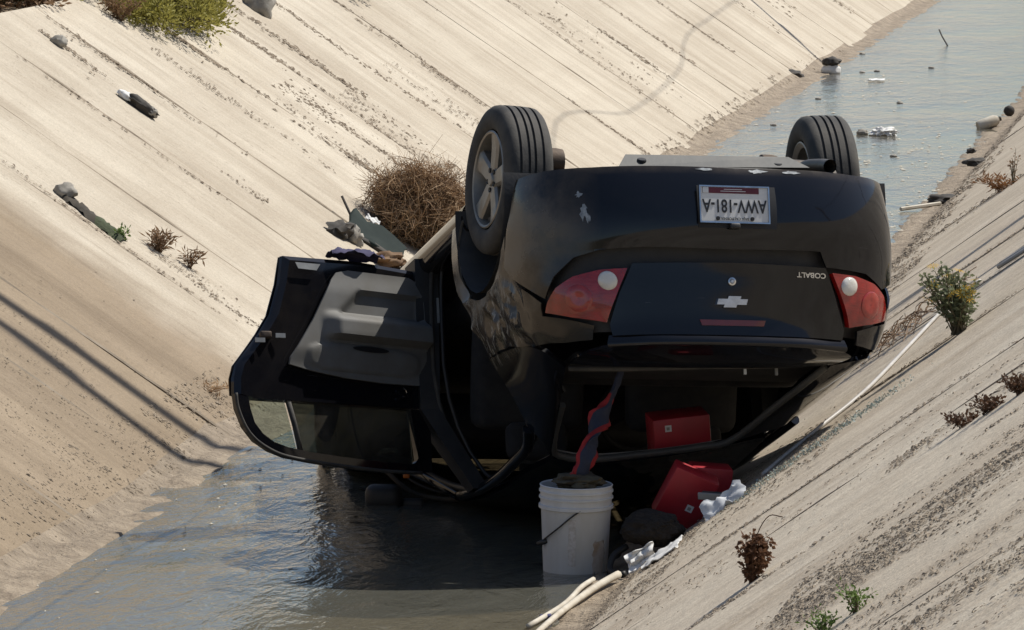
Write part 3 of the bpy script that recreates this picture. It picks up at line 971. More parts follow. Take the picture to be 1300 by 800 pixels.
for s in (1, -1):                                                   # wheel well liners and dark inner walls
    mb = MB()
    n = 16
    vv, ff = [], []
    for (x, r) in ((.85 * s, .375), (.60 * s, .365), (.48 * s, .355), (.47 * s, .02)):
        for i in range(n + 1):
            a = math.radians(186) + (math.radians(-12) - math.radians(186)) * i / n
            vv.append((x if r > .3 else x, -.17 + r * math.cos(a) * (1.06 if r > .3 else 1), .29 + r * math.sin(a)))
    for i in range(3):
        for j in range(n):
            a = i * (n + 1) + j
            ff.append((a, a + 1, a + n + 2, a + n + 1))
    mb.add(vv, ff); mb.build("wheel_well", M_WELL, CAR, True, 40)

# greenhouse, pushed in where the roof met the bank
def crush(v):
    k = max(0, min(1, (v.z - 1.02) / .36)); l_ = max(0, min(1, (.35 - v.x) / .85))
    w = noise.noise(v * 3.1) * .018 * k
    return Vector((v.x + .14 * k * l_, v.y - .07 * k * l_, v.z - .085 * k * l_ + w))
cp = [[(.806, -.06, .94), (.79, -.28, .955), (.765, -.48, .985), (.71, -.60, 1.04), (.625, -.575, 1.098)],
      [(.735, -.09, 1.08), (.70, -.24, 1.12), (.665, -.36, 1.155), (.63, -.41, 1.19), (.585, -.33, 1.215)],
      [(.635, -.03, 1.235), (.61, -.07, 1.275), (.585, -.08, 1.31), (.56, -.06, 1.34), (.535, -.03, 1.355)]]
loft("rear_pillar", cp, 16, 14, M_PAINT, CAR, .022, (0, .3, 1.0), crush)
cpl = [[(-.806, -.06, .94), (-.79, -.28, .955), (-.765, -.48, .985), (-.70, -.61, 1.05), (-.57, -.60, 1.09)],
       [(-.735, -.09, 1.08), (-.69, -.24, 1.12), (-.64, -.37, 1.16), (-.57, -.42, 1.195), (-.48, -.36, 1.225)],
       [(-.635, -.03, 1.235), (-.60, -.07, 1.28), (-.55, -.09, 1.32), (-.47, -.09, 1.35), (-.37, -.07, 1.372)]]
loft("rear_pillar", cpl, 16, 14, M_PAINT, CAR, .022, (0, .3, 1.0), crush)
roof_rows = []
for (y, xe, ze, zc, bow_) in ((-.02, .535, 1.352, 1.398, .02), (.10, .545, 1.36, 1.415, .01), (.5, .565, 1.36, 1.43, 0), (.9, .57, 1.335, 1.405, 0), (1.2, .565, 1.29, 1.36, -.04), (1.32, .56, 1.262, 1.335, -.06)):
    roof_rows.append([(x * xe, y - bow_ * (1 - abs(x)) * 2, ze + (zc - ze) * (1 - abs(x) ** 2.2)) for x in (-1, -.8, -.4, 0, .4, .8, 1)])
loft("roof", roof_rows, 28, 30, M_PAINTC, CAR, .03, (0, .6, .7), crush)
loft("headliner", [[(x * .96, y, z - .035) for x, y, z in r] for r in roof_rows], 16, 16, M_LINER, CAR, .006, (0, .6, .7), crush)
def rail(name, pts, r, mat, flat=1.0, n=10, tfm=True):
    mb = MB(); mb.tube([crush(p) if tfm else p for p in spline(pts, 26)], r, n)
    return mb.build(name, mat, CAR, True, 50)
for s in (1, -1):
    rail("roof_rail", [(.635 * s, -.03, 1.235), (.60 * s, .16, 1.285), (.592 * s, .68, 1.305), (.585 * s, 1.05, 1.28), (.575 * s, 1.32, 1.235)], .026, M_PAINTC)
    rail("front_pillar", [(.575 * s, 1.32, 1.235), (.66 * s, 1.62, 1.08), (.745 * s, 2.02, .92)], .030, M_PAINTC)
    # centre pillar as a tapering box
    a, b = Vector((.79 * s, 1.03, .24)), Vector((.80 * s, 1.02, .93)); c = Vector((.60 * s, .93, 1.30))
    rows = []
    for (pt, wy, wx) in ((a, .085, .055), (b, .075, .045), (c, .05, .035)):
        rows.append([pt + Vector((wx * s, wy, 0)), pt + Vector((wx * s, -wy, 0)), pt + Vector((-wx * s, -wy, 0)), pt + Vector((-wx * s, wy, 0))])
    mb = MB()
    vv = [crush(p) for r in rows for p in r]; ff = []
    for i in range(2):
        for j in range(4):
            ff.append((i * 4 + j, i * 4 + (j + 1) % 4, (i + 1) * 4 + (j + 1) % 4, (i + 1) * 4 + j))
    mb.add(vv, ff); mb.build("centre_pillar", M_PLAST, CAR)
    # sills
    loft("sill", [[(.70 * s, y, .19), (.76 * s, y, .165), (.80 * s, y, .18), (.825 * s, y, .24), (.80 * s, y, .30), (.72 * s, y, .31)] for y in (.22, .9, 1.6, 2.2)], 14, 8, M_PAINTC, CAR, .008, (.75 * s, 1, .25))
ap = [(.815, .38, .28), (.845, .26, .52), (.83, .07, .73), (.785, -.045, .93), (.70, -.085, 1.10), (.63, -.02, 1.225), (.60, .17, 1.262), (.585, .60, 1.28), (.585, .90, 1.28), (.70, .955, 1.08), (.775, .945, .8), (.775, .945, .4), (.77, .92, .28)]
rail("door_seal", ap, .010, M_RUBBER)
rail("door_seal", [(x - .04, y + (.03 if y < .5 else -.03), z - .01) for x, y, z in ap], .009, M_PLAST)
mb = MB(); mb.box((.742, .938, .42), (.752, .944, .535)); mb.build("pillar_label", M_STICK, CAR)
# front door, left doors, wings, bonnet, nose
fd = [(py(1.06), .30), (py(2.06), .30), (py(2.14), .60), (py(2.06), .92), (py(1.06), .94)]
skin("front_door", fd, du=.12, dv=.06)
for poly in (fd, [(q[0], q[1]) for q in dog] + [(py(1.03), .94), (py(1.03), .30)]):
    skin("far_side_door", poly, du=.12, dv=.06, mirror=True)
for s in (1, -1):
    rail("window_frame", [(.80 * s, 1.05, .93), (.62 * s, .98, 1.255), (.60 * s, 1.30, 1.20), (.68 * s, 1.68, 1.04), (.77 * s, 2.02, .925)], .016, M_PLAST)
    wing = [(py(2.09), .30), (py(2.20), .30)] + arc(2.62, .31, .39, math.radians(176), math.radians(6), 12) + [(py(3.04), .28), (4.55, .28), (4.6, .55), (4.55, .72), (py(2.7), .80), (py(2.1), .90), (py(2.16), .60)]
    skin("front_wing", wing, du=.09, dv=.05, mirror=(s < 0))
    mb = MB(); vv, ff = [], []
    for (x, r) in ((.83 * s, .375), (.50 * s, .36), (.48 * s, .02)):
        for i in range(13):
            a = math.radians(190 - 200 * i / 12)
            vv.append((x, 2.62 + r * math.cos(a), .30 + r * math.sin(a)))
    for i in range(2):
        for j in range(12):
            a = i * 13 + j
            ff.append((a, a + 1, a + 14, a + 13))
    mb.add(vv, ff); mb.build("wheel_well", M_WELL, CAR, True, 40)
nose = [(4.55, .22), (5.24, .22)]
skin("front_bumper", [(4.3, .22), (4.8, .22), (5.25, .22), (5.25, .56), (4.8, .56), (4.35, .56)], du=.08, dv=.05)
skin("front_bumper", [(4.3, .22), (4.8, .22), (5.25, .22), (5.25, .56), (4.8, .56), (4.35, .56)], du=.08, dv=.05, mirror=True)
for mir in (False, True):
    skin("headlight", [(4.62, .58), (4.95, .58), (4.92, .70), (4.60, .72)], M_CLEAR, .004, .03, .03, .03, CAR, None, mir)
loft("bonnet", [[(-.72, 2.02, .90), (-.4, 2.10, .95), (0, 2.12, .965), (.4, 2.10, .95), (.72, 2.02, .90)],
                [(-.73, 2.5, .82), (-.4, 2.5, .87), (0, 2.5, .88), (.4, 2.5, .86), (.73, 2.5, .82)],
                [(-.70, 2.95, .73), (-.4, 3.0, .76), (0, 3.02, .75), (.4, 3.0, .77), (.70, 2.95, .73)],
                [(-.62, 3.18, .66), (-.35, 3.30, .66), (0, 3.33, .66), (.35, 3.30, .66), (.62, 3.18, .66)]], 20, 16, M_PAINT, CAR, .012, (0, 2.5, .4), lambda v: v + Vector((0, 0, noise.noise(v * 5) * .02)))
# floor, trunk floor and running gear
def sheet(name, pts, mat, thick=.02):
    rows = pts
    return loft(name, rows, 14, 14, mat, CAR, thick, (0, 1, 5))
sheet("floor_pan", [[(x, y, z + (.05 if abs(x) < .2 else 0)) for x in (-.76, -.5, -.15, .15, .5, .76)] for y, z in ((-.50, .30), (-.35, .33), (.2, .27), (.5, .21), (1.3, .20), (2.2, .24), (2.4, .35), (3.2, .30))], M_UNDER)
sheet("trunk_floor", [[(x, y, z) for x, z in ((-.50, .37), (-.40, .34), (-.2, .31), (.2, .31), (.40, .34), (.50, .37))] for y in (-.88, -.75, -.6, -.45)], M_UNDER)
mb = MB(); mb.add([(.441, -.88, .30), (.393, -.83, .232), (-.328, -.83, .222), (-.403, -.88, .28), (.40, -.74, .30), (.37, -.74, .24), (-.31, -.74, .23), (-.37, -.74, .28)],
                  [(0, 1, 2, 3), (4, 7, 6, 5), (0, 4, 5, 1), (1, 5, 6, 2), (2, 6, 7, 3), (0, 3, 7, 4)])
beam = mb.build("bumper_beam", M_BEAM, CAR)
for bx in (.33, -.27):
    mb = MB(); mb.lathe([(0, .0), (.018, .0), (.02, -.004), (.02, -.02)], 14, 'Z')
    o_ = mb.build("beam_hole", M_PLAST, beam); o_.matrix_local = Matrix.Translation((bx, -.858, .258)) @ Matrix.Rotation(math.radians(56), 4, 'X') @ Matrix.Rotation(PI / 2, 4, 'X')
mb = MB()
mb.lathe([(.0, -.20), (.07, -.20), (.095, -.17), (.10, 0), (.095, .17), (.07, .20), (0, .20)], 20, 'X', (-.40, -.60, .27))
mb.build("muffler", M_EXH, CAR, True, 40)
tp = spline([(-.42, -.55, .24), (-.44, -.72, .235), (-.455, -.85, .262), (-.462, -.965, .296)], 14)
mb = MB(); mb.tube(tp, .030, 18, cap=False); mb.tube(tp[-5:], .0255, 18, cap=False)
mb.tube([tp[-1] + (tp[-1] - tp[-2]).normalized() * .0, tp[-1] + (tp[-1] - tp[-2]).normalized() * .004], .030, 18, cap=False)
mb.build("tail_pipe", M_EXH, CAR, True, 40, fix=False)
mb = MB(); mb.tube(spline([(-.40, -.5, .25), (-.3, 0, .22), (-.12, .6, .19), (-.08, 1.6, .18), (0, 2.3, .22)], 20), .03, 10); mb.build("exhaust_pipe", M_EXH, CAR, True)
mb = MB(); mb.tube([(.58, -.10, .145), (.4, -.04, .18), (-.4, -.04, .18), (-.58, -.08, .165)], .045, 10); mb.build("axle_beam", M_DARKST, CAR, True, 50)
for s in (1, -1):
    mb = MB(); mb.tube(spline([(.46 * s, .33, .27), (.50 * s, .12, .20), (.54 * s, -.10, .145)], 8), .035, 8); mb.build("trailing_arm", M_DARKST, CAR, True)
    mb = MB(); mb.tube([(.47 * s, -.12, .12), (.45 * s, -.14, .62)], [.05, .045], 12); mb.build("damper", M_DARKST, CAR, True, 50)
    mb = MB(); mb.lathe([(0, .0), (.055, 0), (.06, .03), (.06, .07), (.03, .09), (0, .09)], 16, 'X', (.455 if s > 0 else -.52, -.11, .07)); mb.build("brake_caliper", M_DARKST, CAR, True, 40)
    mb = MB(); mb.tube([(.60 * s, 2.62, .17), (.0, 2.5, .24)], .025, 8); mb.build("drive_shaft", M_DARKST, CAR, True)

# wheels
def tyre_profile(R, w):
    h = w / 2
    return [(R * .665, -h * .86), (R * .70, -h * .98), (R * .80, -h * 1.05), (R * .90, -h * 1.0), (R * .955, -h * .90), (R * .985, -h * .78),
            (R * .995, -h * .62), (R * .995, -h * .555), (R * .970, -h * .54), (R * .970, -h * .46), (R * .998, -h * .445), (R, -h * .22), (R, -h * .19), (R * .970, -h * .18), (R * .970, -h * .09), (R, -h * .08),
            (R, h * .08), (R * .970, h * .09), (R * .970, h * .18), (R, h * .19), (R, h * .22), (R * .998, h * .445), (R * .970, h * .46), (R * .970, h * .54), (R * .995, h * .555), (R * .995, h * .62),
            (R * .985, h * .78), (R * .955, h * .90), (R * .90, h * 1.0), (R * .80, h * 1.05), (R * .70, h * .98), (R * .665, h * .86)]
def make_wheel(loc, side, rot, tilt=(0, 0, 0), label=None):
    w = empty("wheel"); w.parent = CAR
    w.location = loc; w.rotation_euler = tilt
    if label: w["label"] = label
    R = .325
    mb = MB(); mb.lathe(tyre_profile(R, .205), 72, 'X'); mb.build("tyre", M_RUBBER, w, True, 38)
    s = side
    rm = MB()
    rm.lathe([(.212, s * .094), (.206, s * .098), (.198, s * .094), (.192, s * .075), (.188, s * .03), (.180, -s * .02), (.185, -s * .08), (.206, -s * .096), (.212, -s * .094)], 48, 'X')
    rim = rm.build("rim", M_ALLOY, w, True, 40)
    sp = MB()
    for k in range(5):
        a = rot + 2 * PI * k / 5
        c, n = math.cos(a), math.sin(a)
        def P(r, t, x): return (s * x, r * c - t * n, r * n + t * c)
        pr = []
        for (r, t, xf, xb) in ((.035, .034, .078, .035), (.07, .040, .080, .035), (.13, .043, .082, .035), (.175, .050, .086, .045), (.197, .058, .088, .055)):
            pr.append([P(r, -t, xb), P(r, -t, xf - .010), P(r, -t * .72, xf), P(r, t * .72, xf), P(r, t, xf - .010), P(r, t, xb)])
        vv = [p for q in pr for p in q]; ff = []
        for i in range(4):
            for j in range(6):
                ff.append((i * 6 + j, i * 6 + (j + 1) % 6, (i + 1) * 6 + (j + 1) % 6, (i + 1) * 6 + j))
        o_ = MB().add(vv, ff).build("spoke", M_ALLOY, rim, True, 35)
    hb = MB(); hb.lathe([(0, s * .086), (.024, s * .086), (.028, s * .082), (.03, s * .078), (.058, s * .079), (.064, s * .070), (.066, s * .03)], 30, 'X'); hb.build("hub", M_ALLOY, rim, True, 40)
    for k in range(5):
        a = rot + 2 * PI * (k + .5) / 5
        nb = MB(); nb.lathe([(0, s * .082), (.007, s * .082), (.011, s * .084), (.011, s * .076)], 10, 'X', (0, .045 * math.cos(a), .045 * math.sin(a))); nb.build("lug_nut", M_INK, rim, True, 40)
    db = MB(); db.lathe([(0, -s * .01), (.06, -s * .01), (.135, -s * .005), (.14, -s * .02), (.135, -s * .05), (.05, -s * .055), (0, -s * .06)], 30, 'X'); db.build("brake_drum", M_DARKST, w, True, 40)
    return w
make_wheel((.690, -.085, .155), 1, .55, (0, math.radians(2), math.radians(-3)), "rear wheel above the crumpled arch with its alloy face showing")
make_wheel((-.725, -.11, .160), -1, .2, (0, math.radians(-1), math.radians(6)), "rear wheel on the far side showing mostly its tread")
make_wheel((.70, 2.62, .17), 1, .9, (0, 0, math.radians(6)))
make_wheel((-.70, 2.62, .17), -1, .4, (0, 0, math.radians(6)))

rbox("fuel_tank", (.80, .46, .16), M_UNDER, CAR, (.05, .28, .20), bev=.05)
rbox("heat_shield", (.34, .50, .02), M_BEAM, CAR, (-.40, -.56, .345), bev=.008)
for bx in (.36, .18, 0, -.15, -.30):
    MB().lathe([(0, -.006), (.008, -.006), (.010, 0), (.010, .006)], 8, 'Z', (bx, -.785, .230)).build("underside_bolt", M_DARKST, CAR)
for s in (1, -1):
    mb = MB(); mb.tube(spline([(.50 * s + .07 * math.cos(a), -.05 + .07 * math.sin(a), .20 + .018 * a) for a in [i * .7 for i in range(28)]], 90), .009, 6); mb.build("coil_spring", M_DARKST, CAR, True)
# cabin
def seat(name, x, y, w):
    s = empty(name); s.parent = CAR
    rbox("cushion", (w, .48, .16), M_FABRIC, s, (x, y, .42), bev=.05, puff=.03)
    rbox("backrest", (w, .15, .56), M_FABRIC, s, M=Matrix.Rotation(math.radians(-16), 4, 'X'), loc=(x, y - .30, .74), bev=.05, puff=.03)
    if w < .6:
        rbox("head_restraint", (.27, .09, .16), M_FABRIC, s, (x, y - .38, 1.10), bev=.035, puff=.02)
seat("front_seat", .36, 1.18, .50); seat("front_seat", -.36, 1.18, .50)
seat("rear_seat", 0, .28, 1.22)
rbox("dashboard", (1.36, .38, .26), M_PLAST, CAR, (0, 1.92, .78), bev=.08)
rbox("parcel_shelf", (1.10, .38, .03), M_FABRIC, CAR, (0.02, -.36, 1.03), bev=.012)
mb = MB(); mb.lathe([(.175 + .014 * math.cos(a), .014 * math.sin(a)) for a in [2 * PI * i / 8 for i in range(8)]], 28, 'Z', closed=True)
for k in range(3):
    a = 2 * PI * k / 3 + .5
    mb.tube([(0, 0, 0), (.17 * math.cos(a), .17 * math.sin(a), 0)], .016, 6)
o_ = mb.build("steering_wheel", M_PLAST, CAR, True, 50); o_.matrix_local = Matrix.Translation((-.36, 1.60, .78)) @ Matrix.Rotation(math.radians(62), 4, 'X')
for s in (1, -1):
    loft("side_trim", [[(.74 * s, -.45, .40), (.74 * s, -.2, .5), (.74 * s, 0, .60)], [(.74 * s, -.5, .9), (.74 * s, -.25, .9), (.73 * s, -.05, .92)], [(.58 * s, -.40, 1.16), (.60 * s, -.25, 1.14), (.62 * s, -.08, 1.12)]], 6, 8, M_PLAST, CAR, .01, (0, 0, .7), crush)
mb = MB(); mb.tube([crush(Vector(p)) for p in ((.46, -.56, 1.075), (.46, -.545, 1.092), (.34, -.545, 1.092), (.34, -.56, 1.075))], .006, 6); mb.build("shelf_hook", M_PLAST, CAR)
for x in (-.16, -.30):
    MB().box((x - .006, -.60, 1.085), (x + .006, -.59, 1.115)).build("wiring_clip", M_STICK, CAR)
# rubber that held the rear window
rail("window_seal", [(.61, -.575, 1.10), (.3, -.625, 1.105), (0, -.64, 1.108), (-.3, -.625, 1.10), (-.54, -.60, 1.075)], .011, M_RUBBER, tfm=True)
rail("window_seal", [(.575, -.34, 1.20), (.55, -.10, 1.31), (.49, -.03, 1.345), (.25, -.05, 1.37), (0, -.055, 1.375), (-.2, -.055, 1.375), (-.35, -.09, 1.362), (-.47, -.36, 1.222), (-.55, -.585, 1.092)], .016, M_BEAM)
# scrapes on the bumper
def scrape(pc, zc, rp, rz, seed, n=15):
    r = random.Random(seed)
    skin("paint_scrape", [(pc + rp * math.cos(2 * PI * i / n) * r.uniform(.35, 1.1), zc + rz * math.sin(2 * PI * i / n) * r.uniform(.35, 1.1)) for i in range(n)], M_SCRAPE, .0022, .001, .02, .02, bumper, bumper_warp)
scrape(.575, .515, .016, .050, 1); scrape(.590, .440, .012, .018, 2); scrape(.563, .545, .010, .025, 3)
scrape(-.14, .340, .06, .012, 4); scrape(-.30, .338, .05, .010, 5); scrape(.12, .337, .05, .007, 6)

# ------------------------------------------------------------------ the open rear door
ALF = math.radians(72)
SA, CA = math.sin(ALF), math.cos(ALF)
def D(u, z, w=0.0):
    """door plane: u from the hinge to the trailing edge, w towards the cabin side"""
    return Vector((.80 + u * SA - w * CA, 1.02 - u * CA - w * SA, z))
door = empty("rear_door"); door.parent = CAR
door["label"] = "rear door hanging wide open, its inner side showing"
DREF = D(.5, .7, .3)
low_poly = [(.0, .29), (.35, .272), (.735, .285), (.755, .41), (.80, .555), (.86, .645), (.915, .715), (.985, .80), (1.005, .86), (1.008, .935), (.93, .948), (.50, .935), (.0, .92)]
def dpatch(name, poly, w, thick, mat, parent=door, du=.05, dv=.05, wf=None, ref=None):
    fn = (lambda u, z: D(u, z, w)) if wf is None else (lambda u, z: D(u, z, wf(u, z)))
    return from_bm(name, patch_bm(poly, fn, du, dv, thick, D(.5, .7, -1) if ref is None else ref), mat, parent, True, 35)
dpatch("outer_skin", low_poly, 0, .006, M_PAINTC, wf=lambda u, z: -.010 - .028 * max(0, 1 - ((z - .62) / .42) ** 2), ref=DREF)
inner = [(u + (.012 if u < .1 else -.03 if u > .7 else 0), z + (.02 if z < .35 else 0)) for u, z in low_poly]
dpatch("inner_shell", inner, .03, .02, M_PAINTC)
edge = MB()                                                         # shut face round the edge
vv, ff = [], []
for (a, b) in zip(low_poly, inner):
    vv += [D(a[0], a[1], -.006), D(a[0] - .004, a[1], .012), D(b[0], b[1], .03)]
n = len(low_poly)
for i in range(n - 1):
    for j in range(2):
        ff.append((i * 3 + j, i * 3 + j + 1, i * 3 + j + 4, i * 3 + j + 3))
edge.add(vv, ff); edge.build("shut_face", M_PAINTC, door, True, 40)
outer_f = [(1.008, .935), (1.0, 1.0), (.965, 1.08), (.915, 1.135), (.84, 1.175), (.76, 1.197), (.62, 1.21), (.48, 1.217), (.26, 1.222), (.06, 1.215), (.0, 1.20), (-.0, 1.06), (.0, .925)]
inner_f = [(.945, .945), (.935, 1.0), (.915, 1.06), (.875, 1.105), (.82, 1.137), (.75, 1.155), (.62, 1.168), (.48, 1.175), (.26, 1.182), (.095, 1.178), (.075, 1.15), (.085, 1.06), (.105, .930)]
vv, ff = [], []
for a, b in zip(outer_f, inner_f):
    vv += [D(a[0], a[1], -.002), D(a[0], a[1], .03), D(b[0], b[1], .035), D(b[0], b[1], .0)]
for i in range(len(outer_f) - 1):
    for j in range(4):
        ff.append((i * 4 + j, i * 4 + (j + 1) % 4, (i + 1) * 4 + (j + 1) % 4, (i + 1) * 4 + j))
MB().add(vv, ff).build("window_frame", M_PAINTC, door, True, 45)
mb = MB(); mb.tube(spline([D(u, z, .038) for u, z in outer_f[:10]], 40), .008, 6); mb.build("frame_seal", M_RUBBER, door, True)
mb = MB(); mb.tube([D(.735, .93, .016), D(.70, 1.05, .016), D(.675, 1.17, .016)], .014, 6); mb.build("divider_bar", M_RUBBER, door, True)
dpatch("window_glass", [(.10, .925), (.72, .935), (.672, 1.165), (.48, 1.177), (.09, 1.182)], .012, .004, M_GLASS, du=.2, dv=.2)
dpatch("quarter_glass", [(.75, .94), (.95, .945), (.935, 1.0), (.915, 1.06), (.875, 1.107), (.82, 1.139), (.75, 1.157), (.69, 1.167)], .012, .004, M_GLASSL, du=.2, dv=.2)
# trim panel, relief by height field
tr_poly = [(.035, .40), (.05, .355), (.10, .332), (.42, .330), (.48, .345), (.51, .38), (.62, .58), (.735, .755), (.74, .785), (.62, .805), (.45, .822), (.25, .828), (.02, .822)]
def sst(a, b, x):
    t = max(0, min(1, (x - a) / (b - a))); return t * t * (3 - 2 * t)
def trim_w(u, z):
    w = .055 + .014 * sst(.33, .45, z) * (1 - sst(.70, .80, z))
    lo = .365 + .0 * u                                               # armrest ledge across the middle, pull pocket above it
    arm = sst(.52, .575, z) * (1 - sst(.635, .665, z)) * (1 - sst(.50, .58, u))
    w += .055 * arm
    pk = sst(.415, .435, z) * (1 - sst(.525, .545, z)) * (1 - sst(.34, .40, u - .10 * (z - .43) / .1)) * sst(.03, .07, u)
    w -= .024 * pk
    sp = max(0, 1 - (((u - .36) / .30) ** 4 + ((z - .735) / .060) ** 4))
    w += .008 * sst(0, .3, sp)
    return w
trim = dpatch("trim_panel", tr_poly, 0, .012, M_TRIM, du=.0125, dv=.0105, wf=trim_w)
mb = MB()
vv = []
for k in range(24):
    a = 2 * PI * k / 24
    vv.append(D(.33 + .095 * math.cos(a), .688 + .013 * math.sin(a), trim_w(.33, .688) + .004))
MB().add(vv, [tuple(range(24))]).build("trim_slot", M_INK, trim)
mb = MB(); mb.tube(spline([D(.155 + .018 * math.cos(a), .862 + .02 * math.sin(a), .056 + .004) for a in (1.3, 2.2, 3.1, 4.0, 4.8)], 10), .004, 6); mb.build("door_hook", M_CHROME, door)
rbox("lock_catch", (.05, .05, .03), M_DARKST, door, D(.845, .66, .03), bev=.006)
for (u, z) in ((.78, .66), (.885, .69)):
    p_ = D(u, z, .052); MB().box((p_.x - .022, p_.y - .004, p_.z - .010), (p_.x + .022, p_.y + .004, p_.z + .010)).build("edge_sticker", M_STICK, door)
vv = [D(.56, .315, .052), D(.69, .318, .052), D(.675, .345, .052), D(.58, .345, .052)]
MB().add(vv, [(0, 1, 2, 3)]).build("sill_reflector", M_STICK, door)
for zz in (.42, .78):
    rbox("hinge", (.05, .06, .05), M_PAINTC, door, D(-.01, zz, .01), bev=.01)

# ------------------------------------------------------------------ things round the car
M_WHITEP = pm("white_bucket_plastic", (.67, .69, .71), (.52, .51, .48), 5, .45, .05, 40, stretch=(1, 1, .35))
M_STAIN = pm("brown_bucket_stain", (.30, .20, .12), (.52, .46, .40), 14, .8)
M_LABEL = pm("worn_bucket_label", (.42, .38, .33), (.62, .60, .58), 60, .8)
M_WIRE = pm("dull_wire", (.06, .06, .06), None, 10, .5, metallic=.7)
M_REDBOX = pm("red_box_vinyl", (.42, .018, .030), (.30, .014, .022), 7, .45, .12, 200)
M_REDIN = pm("red_box_side", (.36, .05, .04), (.28, .03, .03), 5, .6)
M_PAPER = pm("white_paper", (.72, .72, .71), (.62, .61, .58), 8, .8)
M_SHIRT = pm("white_cloth", (.62, .64, .66), (.50, .51, .53), 8, .9)
M_RAGR = pm("red_webbing", (.32, .02, .022), (.22, .012, .016), 20, .85, .3, 150)
M_RAGB = pm("navy_webbing", (.018, .024, .045), (.03, .035, .06), 20, .85, .3, 150)
M_FUR = pm("dark_matted_cloth", (.012, .010, .009), (.04, .032, .025), 18, .95, .8, 60, bdist=.02)
M_RAGBR = pm("brown_rag", (.10, .085, .05), (.05, .04, .028), 16, .95, .6, 60)
M_PURPLE = pm("purple_cloth", (.030, .026, .065), (.05, .045, .10), 8, .9, .4, 60)
M_STICKW = pm("bleached_wood", (.58, .54, .46), (.42, .37, .29), 10, .8, .3, 40)
M_PVC = pm("white_pvc", (.50, .48, .45), (.38, .36, .33), 6, .5)
M_STONE = pm("grey_stone", (.22, .20, .17), (.34, .32, .28), 6, .9, .5, 25)
M_DARKTR = pm("dark_debris", (.02, .018, .016), (.06, .05, .04), 8, .8, .4, 30)
M_TEAL = pm("dark_green_plastic", (.012, .020, .019), (.025, .035, .032), 5, .85, spec=.2)
M_BLUE = pm("blue_cap_plastic", (.03, .03, .14), None, 5, .5)
M_SHARD = None
def shard_mat():
    k = NT("broken_glass")
    k.set(Base_Color=(.30, .35, .31), Roughness=.12, Coat_Weight=1.0)
    return k.m
M_SHARD = shard_mat()

# bucket
bk = empty("bucket", (-3.09, 22.56, -.012), (math.radians(1.0), math.radians(.8), 0))
tag(bk, "white plastic bucket standing in the shallow water behind the car", "bucket")
prof = [(0, .012), (.125, .012), (.130, .0), (.134, .012), (.1455, .270), (.1475, .276), (.156, .279), (.156, .292), (.1485, .295), (.149, .318), (.155, .320), (.155, .327), (.149, .329), (.1495, .345), (.155, .347), (.155, .354), (.150, .356), (.1505, .369), (.153, .374), (.150, .377), (.145, .374), (.142, .30), (.130, .022), (0, .020)]
MB().lathe(prof, 64).build("pail", M_WHITEP, bk, True, 35)
def on_pail(a0, a1, z0, z1, off=.0012, jag=0.0, seed=0):
    vv, ff = [], []
    n, m = 14, 10
    for i in range(n + 1):
        for j in range(m + 1):
            a = a0 + (a1 - a0) * i / n; z = z0 + (z1 - z0) * j / m
            if jag and (i in (0, n) or j in (0, m)):
                a += jag * noise.noise(Vector((a * 30, z * 40, seed))); z += jag * .12 * noise.noise(Vector((a * 40, z * 30, seed + 5)))
            r = .134 + (.1455 - .134) * (z - .012) / .258 + off
            vv.append((r * math.cos(a), r * math.sin(a), z))
    for i in range(n):
        for j in range(m):
            k = i * (m + 1) + j
            ff.append((k, k + m + 1, k + m + 2, k + 1))
    return vv, ff
fa = math.atan2(-22.56, 3.09)
MB().add(*on_pail(fa - .22, fa - .0, .05, .245, .0012, .05, 1)).build("torn_label", M_LABEL, bk, True)
MB().add(*on_pail(fa + .55, fa + 1.02, .014, .15, .0012, .12, 2)).build("stain", M_STAIN, bk, True)
hp = [Vector((.153 * math.cos(fa + t), .153 * math.sin(fa + t), z)) for t, z in ((.12, .285), (-.15, .255), (-.45, .215), (-.8, .175), (-1.25, .135))]
hd = MB().tube(spline(hp, 20), .0035, 8).build("wire_handle", M_WIRE, bk, True)
MB().tube([hp[-1] + Vector((-.012, 0, -.008)), hp[-1] + Vector((.03, -.02, .012))], .011, 8).build("hand_grip", M_WIRE, hd, True)
# rag on top of the bucket and the twisted strap
def lump(name, loc, size, mat, seed, parent=None, rough=.25, sub=4, freq=2.2):
    bm = bmesh.new(); bmesh.ops.create_icosphere(bm, subdivisions=sub, radius=1)
    for v in bm.verts:
        d = v.co.normalized()
        k = 1 + rough * noise.noise(d * freq + Vector((seed * 3.3, seed, 0))) + rough * .55 * abs(noise.noise(d * freq * 2.7 + Vector((seed, 7, 1)))) + rough * .25 * noise.noise(d * freq * 7)
        v.co = Vector((d.x * size[0] * k, d.y * size[1] * k, d.z * size[2] * k)) + (Vector(loc) if parent is None else Vector(loc))
    return from_bm(name, bm, mat, parent, True, 60)
tag(lump("brown_rag", (-3.075, 22.55, .372), (.095, .09, .035), M_RAGBR, 3, None, .45), "bunched brown rag lying in the mouth of the white bucket", "rag")
sp_ = spline([(-2.925, 22.90, .83), (-2.941, 22.84, .785), (-2.962, 22.80, .72), (-2.991, 22.75, .653), (-3.02, 22.68, .575), (-3.037, 22.60, .505), (-3.06, 22.56, .43), (-3.085, 22.55, .375)], 44)
